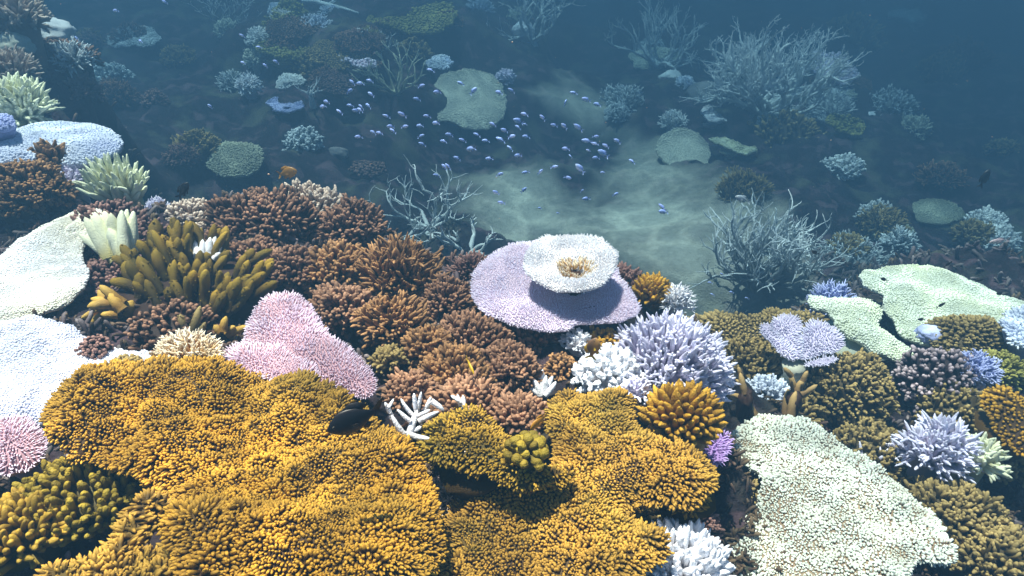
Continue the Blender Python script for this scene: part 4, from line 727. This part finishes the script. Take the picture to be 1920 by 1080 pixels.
digits('pale brown branching coral with white tips by the pale green table', [(1700,905,1690,850,7),(1690,860,1695,835,4),(1705,905,1722,860,8),(1715,900,1712,805,5),(1722,880,1716,830,6),(1720,905,1755,880,7),(1725,900,1765,858,7),(1755,882,1780,850,5),(1710,908,1740,895,6)], (.04), cmat('white_tipped_branch', (.20, .13, .10), (.80, .74, .74), (.3, .2, .16), .3, 14, tlo=.45, thi=1, var=.15), group='thin branching corals', jitd=.03, name='branching_coral', part='branch')
digits('two tiny white coral spikes rising behind the pale green table', [(1616,862,1612,828,3),(1640,868,1648,848,4),(1648,852,1650,838,3),(1650,860,1655,855,3)], (.12), M_LAV, group='thin branching corals', jitd=.02, name='branching_coral', part='branch')
digits('tan branching coral forking behind the left end of the pale green table', [(1418,785,1395,735,7),(1396,738,1388,700,6),(1402,750,1365,738,5),(1392,725,1380,712,4),(1388,702,1384,688,4)], (.05), M_BRANCH, group='thin branching corals', jitd=.02, name='branching_coral', part='branch')
digits('taller tan branching coral below the lavender fan', [(1482,785,1492,735,8),(1472,782,1478,730,6),(1492,740,1482,702,6),(1492,738,1505,712,7),(1505,715,1514,696,5),(1502,740,1532,722,5),(1484,705,1470,690,5),(1494,745,1520,735,5)], (.05), M_BRANCH, group='thin branching corals', jitd=.02, name='branching_coral', part='branch')
bush('small blue white bush coral between the two tan branching corals', 1440, 735, .80, 44, M_BLUEW, n=120, h=.7, L=.03, R=.0048, kids=2, group='lavender plate corals')
bush('brown low bush coral behind the top rim of the pale green table', 1480, 770, .76, 66, M_BRUSH, n=200, h=.5, L=.024, R=.005, kids=1, group='moss brown bush corals')
bush('brown shaded bush coral behind the right rim of the pale green table', 1640, 850, .74, 88, M_BRUSH, n=420, h=.55, L=.026, R=.005, kids=1, sides=5, group='moss brown bush corals')
bush('faint lavender bush coral left of the white tipped branching coral', 1692, 845, .78, 26, M_LAV, n=70, h=.8, L=.026, R=.004, group='lavender plate corals')
bush('moss brown rough bush coral right of the pale green table', 1800, 965, .80, 96, M_BRUSH, n=460, h=.7, fy=.8, L=.03, R=.0055, kids=1, sides=5, lump=.3, group='moss brown bush corals')
bush('ochre rough bush coral in the bottom right corner', 1880, 1040, .80, 90, M_BRUSH, n=360, h=.6, L=.03, R=.0055, kids=1, sides=5, lump=.3, group='moss brown bush corals')
bush('lavender spiky bush coral peeping up behind the left mint table', 1560, 560, .66, 46, M_BLUE, n=90, h=.9, L=.05, R=.0048, kind='needle', kids=2, group='lavender plate corals')
# ================================================================== hazy staghorns and far reef
SG = 'pale staghorn corals in the haze'
branchy('wide dense staghorn coral of grey pointed branches before the mint tables', 1420, 540, G(.04), 172, M_STAGD, n=34, depth_=3, r0=.020, spread=.8, up=.7, ang=.6, group=SG, kidp=2, seed=11, sides=5)
branchy('open pale staghorn coral of few crooked branches above the crest', 805, 428, G(.04), 140, M_STAG, n=9, depth_=3, r0=.018, spread=.95, up=.5, ang=.75, group=SG, kidp=2, seed=23, shrink=.8, wob=.22)
branchy('small faint staghorn coral near the sand, right of the longest brown fingers', 878, 468, G(.03), 75, M_STAG, n=5, depth_=2, r0=.018, spread=.9, up=.3, ang=.8, group=SG, seed=5)
branchy('huge tree like staghorn coral in the far haze, dense round crown', 1425, 205, G(.1), 165, M_STAG, n=22, depth_=4, r0=.045, spread=.95, up=.5, ang=.55, group=SG, kidp=2, seed=31, shrink=.8, sides=5, twig=4)
branchy('faint feathery staghorn coral left of the huge tree like one', 1235, 120, G(.1), 130, M_STAG, n=8, depth_=3, r0=.03, spread=.9, up=.5, ang=.6, group=SG, seed=37, shrink=.8, sides=5, twig=3)
branchy('faint spreading staghorn coral around the white boulder near the top', 1000, 75, G(.1), 130, M_STAG, n=9, depth_=3, r0=.024, spread=1.0, up=.4, ang=.7, group=SG, seed=41, shrink=.8, sides=5)
branchy('yellowish spiky staghorn coral beside the pale round plate', 742, 172, G(.06), 90, cmat('yellow_staghorn', (.42, .42, .28), (.80, .82, .60), (.6, .6, .4), .3, 8, var=.15), n=11, depth_=2, r0=.016, spread=.8, up=.6, ang=.5, group=SG, seed=43, sides=5)
branchy('small white staghorn tuft in front of the yellow green slope', 710, 92, G(.05), 50, M_STAG, n=8, depth_=2, r0=.012, spread=1.0, up=.4, ang=.6, group=SG, seed=47, sides=5)
branchy('tiny white four armed coral like a cross, over the blue plate', 582, 172, G(.16), 36, M_STAG, n=4, depth_=1, r0=.012, spread=1.0, up=.25, ang=.5, group=SG, seed=53, sides=5)
branchy('faint grey staghorn coral at the top, left of the lavender bush', 430, 50, G(.06), 90, M_STAGD, n=8, depth_=3, r0=.014, spread=.9, up=.5, ang=.6, group=SG, seed=59, sides=5)
table('pale bone round plate coral with a nibbled front rim, behind the fish school', [(800,190),(815,150),(850,128),(895,125),(930,140),(952,175),(950,205),(935,225),(905,237),(870,235),(840,225),(820,228),(790,232),(782,215)], G(.12), M_BONE, tilt=(-.10, .42), sx=(880, 185), sr=.14, s=.015, br=.0085, bl=.005, rim=.12, und=.02, us=3, droop=.02, thick=.03, sides=5, jag=.5, fr=1.2, group='far plate corals')
table('round pale plate coral low in the dark water, left centre', [(388,310),(395,285),(420,265),(455,262),(485,272),(494,295),(480,318),(450,333),(410,333)], G(.10), cmat('dim_bone_coral', (.26, .28, .2), (.44, .46, .34), (.3, .3, .2), .5, 6, var=.2), tilt=(0, .25), sr=.09, s=.013, br=.0068, bl=.009, rim=.1, und=.012, us=4, droop=.02, thick=.03, sides=5, jag=.6, fr=1.4, group='far plate corals')
table('blue grey plate coral under the white four armed coral', [(497,192),(520,183),(560,185),(575,197),(560,208),(520,210)], G(.1), M_BLUE, sr=.1, s=.015, br=.0085, bl=.005, rim=.1, und=.01, thick=.03, sides=5, group='far plate corals')
table('hazy blue round plate coral right of the fish school', [(1228,285),(1235,255),(1262,238),(1300,240),(1330,265),(1335,300),(1305,318),(1260,316)], G(.14), M_BONE, tilt=(0, .35), sr=.16, s=.015, br=.0085, bl=.005, rim=.12, und=.02, us=3, thick=.04, sides=5, fr=1.1, group='far plate corals')
table('curved white plate rim coral, upper of two crescents under the huge staghorn', [(1310,205),(1325,199),(1350,212),(1372,225),(1350,228),(1325,222)], G(.14), M_WHITE, tilt=(0, .1), sr=.08, s=.015, br=.0085, bl=.005, rim=.1, und=.02, thick=.04, sides=5, group='far crescent corals')
table('curved cream plate rim coral, lower of two crescents under the huge staghorn', [(1325,255),(1345,252),(1375,268),(1425,275),(1420,286),(1380,284),(1345,272)], G(.14), M_LIME, tilt=(0, .1), sr=.08, s=.015, br=.0085, bl=.005, rim=.1, und=.02, thick=.04, sides=5, group='far crescent corals')
table('faint purple plate coral at the right shoulder of the huge staghorn', [(1520,110),(1545,92),(1580,100),(1608,125),(1610,145),(1580,152),(1530,140)], G(.35), M_LILAC, tilt=(0, .3), sr=.14, s=.04, br=.018, bl=.016, rim=.15, und=.02, us=3, thick=.05, sides=5, group='far plate corals')
table('faint moss plate coral below the right side of the huge staghorn', [(1545,225),(1580,210),(1620,222),(1628,240),(1600,252),(1560,246)], G(.15), M_MOSSY, tilt=(0, .2), sr=.14, s=.04, br=.018, bl=.016, rim=.15, und=.02, us=3, thick=.05, sides=5, group='far plate corals')
boulder('white boulder coral glowing near the top, among faint staghorns', 980, 52, G(.15), 21, M_WHITE, h=.8, group='far boulder corals')
boulder('small faint white boulder coral below the faint purple plate', 1636, 218, G(.05), 18, M_WHITE, h=.7, group='far boulder corals')
boulder('white lump coral left of the huge staghorn crown', 1258, 142, G(.1), 22, M_STAG, h=.6, group='far boulder corals')
boulder('dim grey boulder coral right of the dim plate, mid left', 632, 285, G(.04), 20, M_GREY, h=.7, group='far boulder corals')
boulder('dim boulder coral below the huge staghorn, half lost in haze', 1330, 175, G(.08), 45, M_GREY, h=.6, group='far boulder corals')
DIMB = cmat('dim_bone_coral', (.26, .28, .2), (.44, .46, .34), (.3, .3, .2), .5, 6, var=.2)
for lab, cx, cy, rx_, ry_ in [('faint round plate coral on the seabed above the wide mint table', 1675, 440, 40, 22), ('faint plate coral near the right edge, above the pinkish fish', 1755, 398, 50, 26)]:
    table(lab, [(cx+rx_*math.cos(a)*(1+.15*math.sin(3*a+cx)), cy+ry_*math.sin(a)) for a in np.linspace(0, 6.28, 14)[:-1]], G(.06), DIMB, tilt=(0, .1), sr=.12, s=.015, br=.0085, bl=.005, rim=.1, und=.02, us=3, thick=.03, sides=5, group='far plate corals')
table('yellow green plate coral bending along the top edge', [(680,25),(720,38),(760,30),(800,8),(840,0),(855,20),(845,48),(800,64),(750,60),(700,45)], G(.16), M_MOSSY, tilt=(0, .15), sr=.2, s=.035, br=.016, bl=.016, rim=.15, und=.03, us=3, thick=.05, sides=5, group='far moss plate corals')
table('pale lilac curved plate coral under the white staghorn tuft', [(632,85),(650,95),(690,108),(712,122),(690,130),(650,118),(632,105)], G(.14), M_LILAC, sr=.08, s=.028, br=.012, bl=.014, rim=.1, und=.02, thick=.04, sides=5, group='far crescent corals')
table('dim moss plate coral below the lavender bush near the top', [(480,90),(520,80),(570,85),(588,98),(550,105),(495,102)], G(.14), M_MOSSY, sr=.14, s=.03, br=.014, bl=.016, rim=.12, und=.02, thick=.05, sides=5, group='far moss plate corals')
bush('yellowish brown mound coral at the top, left of the white stick', 545, 25, G(.1), 36, M_MOSSY, n=120, h=.9, L=.06, R=.014, sides=5, kids=1, group='far bush corals')
bush('lavender blue bush coral near the top over the moss plate', 590, 48, G(.1), 34, M_BLUEW, n=120, h=.8, L=.08, R=.010, kind='needle', sides=5, kids=2, group='far bush corals')
bush('smaller lavender bush coral left of the lavender blue one', 535, 62, G(.08), 20, M_BLUEW, n=60, h=.7, L=.06, R=.010, kind='needle', sides=5, kids=1, group='far bush corals')
bush('white blue bush coral glowing in the dark, upper left centre', 465, 158, G(.08), 24, M_WHITE, n=90, h=1.0, L=.07, R=.010, kind='needle', sides=5, kids=2, group='far bush corals')
bush('dim blue bush coral left of the white blue bush', 435, 155, G(.06), 28, M_STAGD, n=80, h=.9, L=.08, R=.010, kind='needle', sides=5, kids=2, group='far bush corals')
bush('dim brown mound coral under the moss plate, dark upper reef', 600, 120, G(.06), 62, M_BRUSH, n=150, h=.7, L=.06, R=.014, sides=5, kids=1, group='far bush corals')
bush('dim brown mound coral between the yellow green plate and lilac plate', 775, 92, G(.04), 38, M_BRUSH, n=150, h=.7, L=.06, R=.014, sides=5, kids=1, group='far bush corals')
bush('faint lavender bush coral at the top edge, left of the faint staghorn', 900, 10, G(.1), 30, M_BLUEW, n=80, h=.8, L=.08, R=.012, kind='needle', sides=5, kids=1, group='far bush corals')
bush('dim moss bush coral below the huge staghorn trunk', 1480, 250, G(.06), 70, M_BRUSH, n=140, h=.7, L=.09, R=.016, sides=5, kids=1, group='far bush corals')
bush('faint pale bush coral at the lower right of the huge staghorn', 1560, 195, G(.1), 46, M_STAG, n=110, h=.8, L=.12, R=.012, kind='needle', sides=5, kids=2, group='far bush corals')
bush('faint bush coral far right of the purple plate', 1600, 60, G(.1), 60, M_BRUSH, n=110, h=.8, L=.14, R=.02, sides=5, kids=1, group='far bush corals')
bush('grey rubble bush coral on the sand before the wide mint table', 1600, 480, G(.05), 70, M_STAGD, n=130, h=.4, L=.07, R=.009, kind='needle', sides=5, kids=2, group='far bush corals')
rc = np.random.default_rng(2024)
def crowd(label, n, x0, x1, y0, y1, mats, rmin, rmax, group, plates=.25, avoid=()):
    for k in range(n):
        for _ in range(30):
            x, y, r = rc.uniform(x0, x1), rc.uniform(y0, y1), rc.uniform(rmin, rmax)
            if all(math.hypot(x-a, (y-b)*1.6) > c+r*.6 for a, b, c in avoid): break
        m = mats[int(rc.integers(0, len(mats)))]
        if rc.uniform() < plates:
            table(label+', flat topped', [(x+r*1.2*math.cos(a)*(1+.18*math.sin(3*a+x)), y+r*.55*math.sin(a)*(1+.15*math.sin(2*a+y))) for a in np.linspace(0, 6.28, 14)[:-1]], G(rc.uniform(.06, .2)), m, tilt=(rc.uniform(-.15, .15), rc.uniform(0, .3)), sr=.1, s=.02, br=.011, bl=.012, rim=.12, und=.02, us=3, droop=.03, thick=.03, sides=5, jag=.9, group=group)
        else:
            bush(label+', rounded', x, y, G(rc.uniform(.03, .12)), r, m, n=int(110+r), h=rc.uniform(.55, .95), fy=rc.uniform(.7, 1), L=rc.uniform(.05, .09), R=rc.uniform(.008, .014), kind=['round', 'needle', 'long'][int(rc.integers(0, 3))], sides=5, kids=2, lump=.35, group=group)
AV = [(742, 150, 50), (875, 180, 80), (582, 170, 25), (800, 370, 90), (440, 300, 60), (540, 324, 30)]
crowd('dim brown coral on the far reef mound near the top', 12, 440, 860, 30, 170, [M_BRUSH, M_DARK, M_MOSSY, M_PURP], 26, 50, 'dim corals of the far mound', .3, AV)
crowd('pale small coral on the far reef mound near the top', 12, 400, 1060, 5, 175, [M_STAG, M_BLUEW, M_LILAC, M_BONE], 10, 24, 'pale corals of the far mound', .4, AV)
crowd('faint pale coral on the seabed around the huge staghorn', 16, 1150, 1720, 30, 330, [M_STAG, M_BONE, M_STAGD, M_BLUEW], 18, 42, 'faint corals around the huge staghorn', .4, [(1420, 110, 130), (1280, 280, 60), (1340, 212, 40), (1375, 270, 55)])
crowd('dark faint coral on the seabed around the huge staghorn', 8, 1180, 1900, 60, 400, [M_BRUSH, M_STAGD, M_DARK], 25, 55, 'dark corals around the huge staghorn', .2, [(1420, 110, 120), (1280, 280, 60)])
crowd('shadowy coral on the dark seabed left of the fish school', 9, 170, 700, 50, 330, [M_DARK, M_BRUSH, M_PURP, M_STAGD], 20, 44, 'shadowy corals of the left seabed', .2, AV+[(80, 250, 170), (220, 330, 90)])
crowd('grey coral on the seabed behind the wide mint table', 9, 1580, 1900, 400, 485, [M_STAGD, M_BRUSH, M_STAG], 20, 42, 'grey corals behind the mint tables', .3)
crowd('dim coral on the dark slope right of the upper left bushes', 9, 110, 260, 60, 270, [M_DARK, M_BRUSH, M_PURP, M_STAGD], 18, 34, 'dim corals of the left slope', .0, [(120, 250, 120), (215, 340, 70)])
# a dead branch lying on the far reef
b = Buf(); p0 = PZ(568, 2, Gz(568, 2, .1)); p1 = PZ(615, 10, Gz(615, 10, .1)); p2 = PZ(672, 25, Gz(672, 25, .1))
tube(b, [p0, (p0+p1)/2+(0, 0, .02), p1, (p1+p2)/2+(0, 0, .01), p2], [.022, .026, .028, .02, .012], 8, .5, 1, np.random.default_rng(3)); tube(b, [p1, p1+(.08, 0, .05), p1+(.14, .02, .09)], [.02, .014, .007], 6, .5, 1)
tag(b.build('dead_branch', M_STAG, None, p1), 'long white dead branch lying along the top edge', 'dead coral')

rp = np.random.default_rng(5); n_ = 420; pp = np.stack([rp.uniform(-2, 2, n_), rp.uniform(.5, 4.5, n_), rp.uniform(.9, 2.15, n_)], 1); pp = pp[(np.abs(pp[:, 0]) < pp[:, 1]*.9) & (pp[:, 2] > ground0(pp[:, 0], pp[:, 1])+.3)]
b = Buf(); fingers(b, pp, rp.normal(0, 1, pp.shape), .0022*rp.uniform(.5, 1.3, len(pp)), .0009*rp.uniform(.5, 1.4, len(pp)), 'round', 5, rp); tag(b.build('drifting_particles', M_BEIGE), kind='stuff')
# ================================================================== fish
F_BLK = fmat('black_fish_skin', (.012, .010, .010), (.02, .016, .015))
F_GLD = fmat('golden_fish_skin', (.42, .19, .012), (.55, .28, .02)); F_YEL = fmat('yellow_fish_skin', (.62, .38, .015), (.7, .48, .03))
F_BRN = fmat('brown_fish_skin', (.16, .085, .04), (.42, .22, .06)); F_BLU = fmat('blue_fish_skin', (.36, .50, 1.0), (.72, .84, 1.0), .35, .6)
F_SIL = fmat('silver_fish_skin', (.30, .36, .42), (.65, .68, .72)); F_PNK = fmat('pink_fish_skin', (.5, .36, .38), (.7, .58, .58))
big_fish('black fish in silhouette swimming over the big golden table', 663, 788, .86, 104, 202, F_BLK, hh=.27, ww=.09, yaw=12, fork=.55, tail=(.26, .85))
big_fish('curved golden fish hovering over the small green knobbed coral', 1010, 791, 1.10, 44, 218, F_GLD, hh=.22, ww=.08, yaw=20, tail=(.2, .7))
big_fish('slim yellow fish seen nearly from above among brown bushes', 882, 687, 1.28, 38, -62, F_YEL, hh=.12, ww=.07, yaw=30, tail=(.22, .9))
big_fish('brown fish with a yellow belly beside the white cauliflower coral', 1113, 652, 1.30, 44, 78, F_BRN, fin=F_YEL, hh=.30, ww=.10, yaw=25, tail=(.22, .9))
big_fish('orange fish swimming in dark water below the round pale plate', 540, 324, 2.3, 40, 8, F_GLD, hh=.26, ww=.1, yaw=15, tail=(.2, .8))
big_fish('black fish diving in dark water by the lime finger coral', 344, 356, 1.9, 38, 48, F_BLK, hh=.22, ww=.09, yaw=20)
big_fish('dark upright fish far off near the right edge', 1847, 333, 3.0, 34, 72, F_BLK, hh=.25, ww=.1, yaw=20)
big_fish('pinkish slim fish cruising near the right edge over the mint table', 1872, 452, 2.6, 36, 188, F_PNK, hh=.14, ww=.07, prof=SLIM)
big_fish('pale silver fish alone above the wide grey staghorn', 1391, 373, 2.5, 28, 160, F_SIL, hh=.22, ww=.09, prof=SLIM)
for lab, x, y, a in [('dark little fish over the left end of the wide mint table', 1657, 524, 160), ('dark little fish at the back rim of the wide mint table', 1778, 495, 40), ('dark little fish over the middle of the wide mint table', 1836, 525, 5), ('dark little fish at the right end of the wide mint table', 1874, 551, 170), ('dark little fish over the lower edge of the wide mint table', 1727, 599, 175), ('dark little fish beside the cone shaped brown coral', 1765, 572, 35), ('dark little fish by the right side of the grey staghorn', 1528, 473, 165)]:
    big_fish(lab, x, y, 2.0, 17, a, F_BLK, hh=.17, ww=.08, prof=SLIM, yaw=15, group='dark little fish over the mint tables')
# the school
protos = []
for k, (hh, bend) in enumerate([(.23, 0), (.20, 0), (.26, 0)]):
    bd, tl, fn, _ = fish_parts(hh, .085, SLIM, (.24, .85), .28, .6, small=True); m = Buf()
    for part in (bd, tl, fn):
        off = 0
        for i, v in enumerate(part.v): pass
        m.v += part.v; m.tip += part.tip; m.rnd += part.rnd; m.q += [q+m.n for q in part.q]; m.t += [q+m.n for q in part.t]; m.n += part.n
    protos.append(m.build('small_fish', F_BLU))
Z3 = [(240,72),(285,80),(338,65),(228,122),(345,140),(95,183),(75,210),(228,203),(290,210),(330,205),(168,238),(260,233),(283,228),(432,263),(520,253,16),(603,167),(632,93),(717,128),(680,5),(660,263),(710,302),(620,318),(455,322),(468,345),(538,322),(357,354),(392,358),(275,380),(630,375),(633,420),(785,368),(753,405),(860,398),(940,367),(990,402),(908,448,17),(828,500),(1010,503),(778,545),(758,548),(714,596),(925,120,15),(850,78),(1135,118),(1065,130),(1030,308),(1095,343),(1140,378),(1073,395,18),(1217,379),(1172,290,18),(1172,325),(1213,308,7),(1208,252),(1310,271),(1127,443),(1172,485),(1215,579),(1300,575),(1073,590),(1048,692),(1078,750),(1207,678),(1295,780,7),(1397,808,6),(1375,315),(1432,319),(1510,325,19),(1485,132),(1440,187),(1555,170,17),(1617,197),(1612,378),(1558,402,18),(1605,418),(1665,430),(1730,403),(1650,472,21),(1610,498),(1567,455,8),(1440,447),(1468,488,8),(1380,548),(1520,556,21),(1455,610),(1535,682,7),(1555,728),(1723,702),(1813,517),(1648,580,8)]
rf = np.random.default_rng(77); used = [0, 0, 0]; lst = []
for f in Z3:
    x, y = 580+f[0]/3, 130+f[1]/3
    lab = ('small pale blue fish in the left end of the school, over dark reef' if x < 775 else 'small pale blue fish in the middle of the school, below the bone plate' if x < 950 else 'small pale blue fish in the school between bone plate and sand' if x < 1040 else 'small pale blue fish in the right end of the school, over pale sand')
    lst.append((x, y, f[2] if len(f) > 2 else 13, lab))
for (x, y) in [(650,60),(430,215),(790,232),(925,10),(1455,265),(1360,200),(1365,352),(1490,368),(1550,347),(1180,598)]: lst.append((x/3, y/3, 10, 'small pale blue straggler fish far left of the school'))
for (x, y) in [(1353,514),(1331,530),(1335,552),(1371,548),(1400,559)]: lst.append((x, y, 8, 'tiny blue fish sheltering low by the wide grey staghorn'))
lst += [(1241,388,17,'small pale blue fish of a pair below the school, over sand'),(1243,397,16,'small pale blue fish of a pair below the school, over sand')]
for (x, y, L, lab) in lst:
    k = int(rf.integers(0, 3))
    if used[k] == 0: o = protos[k]; used[k] = 1
    else: o = protos[k].copy(); COL.objects.link(o)
    d = rf.uniform(1.7, 2.5) if y > 200 else rf.uniform(2.0, 2.8)
    if y > 500: d = 2.3
    an = 162+rf.normal(0, 14) if rf.uniform() < .88 else 20+rf.normal(0, 20)
    place_fish(o, x, y, d, L*1.08, an, rf.uniform(-25, 25)); tag(o, lab, 'fish', 'school of small blue fish')
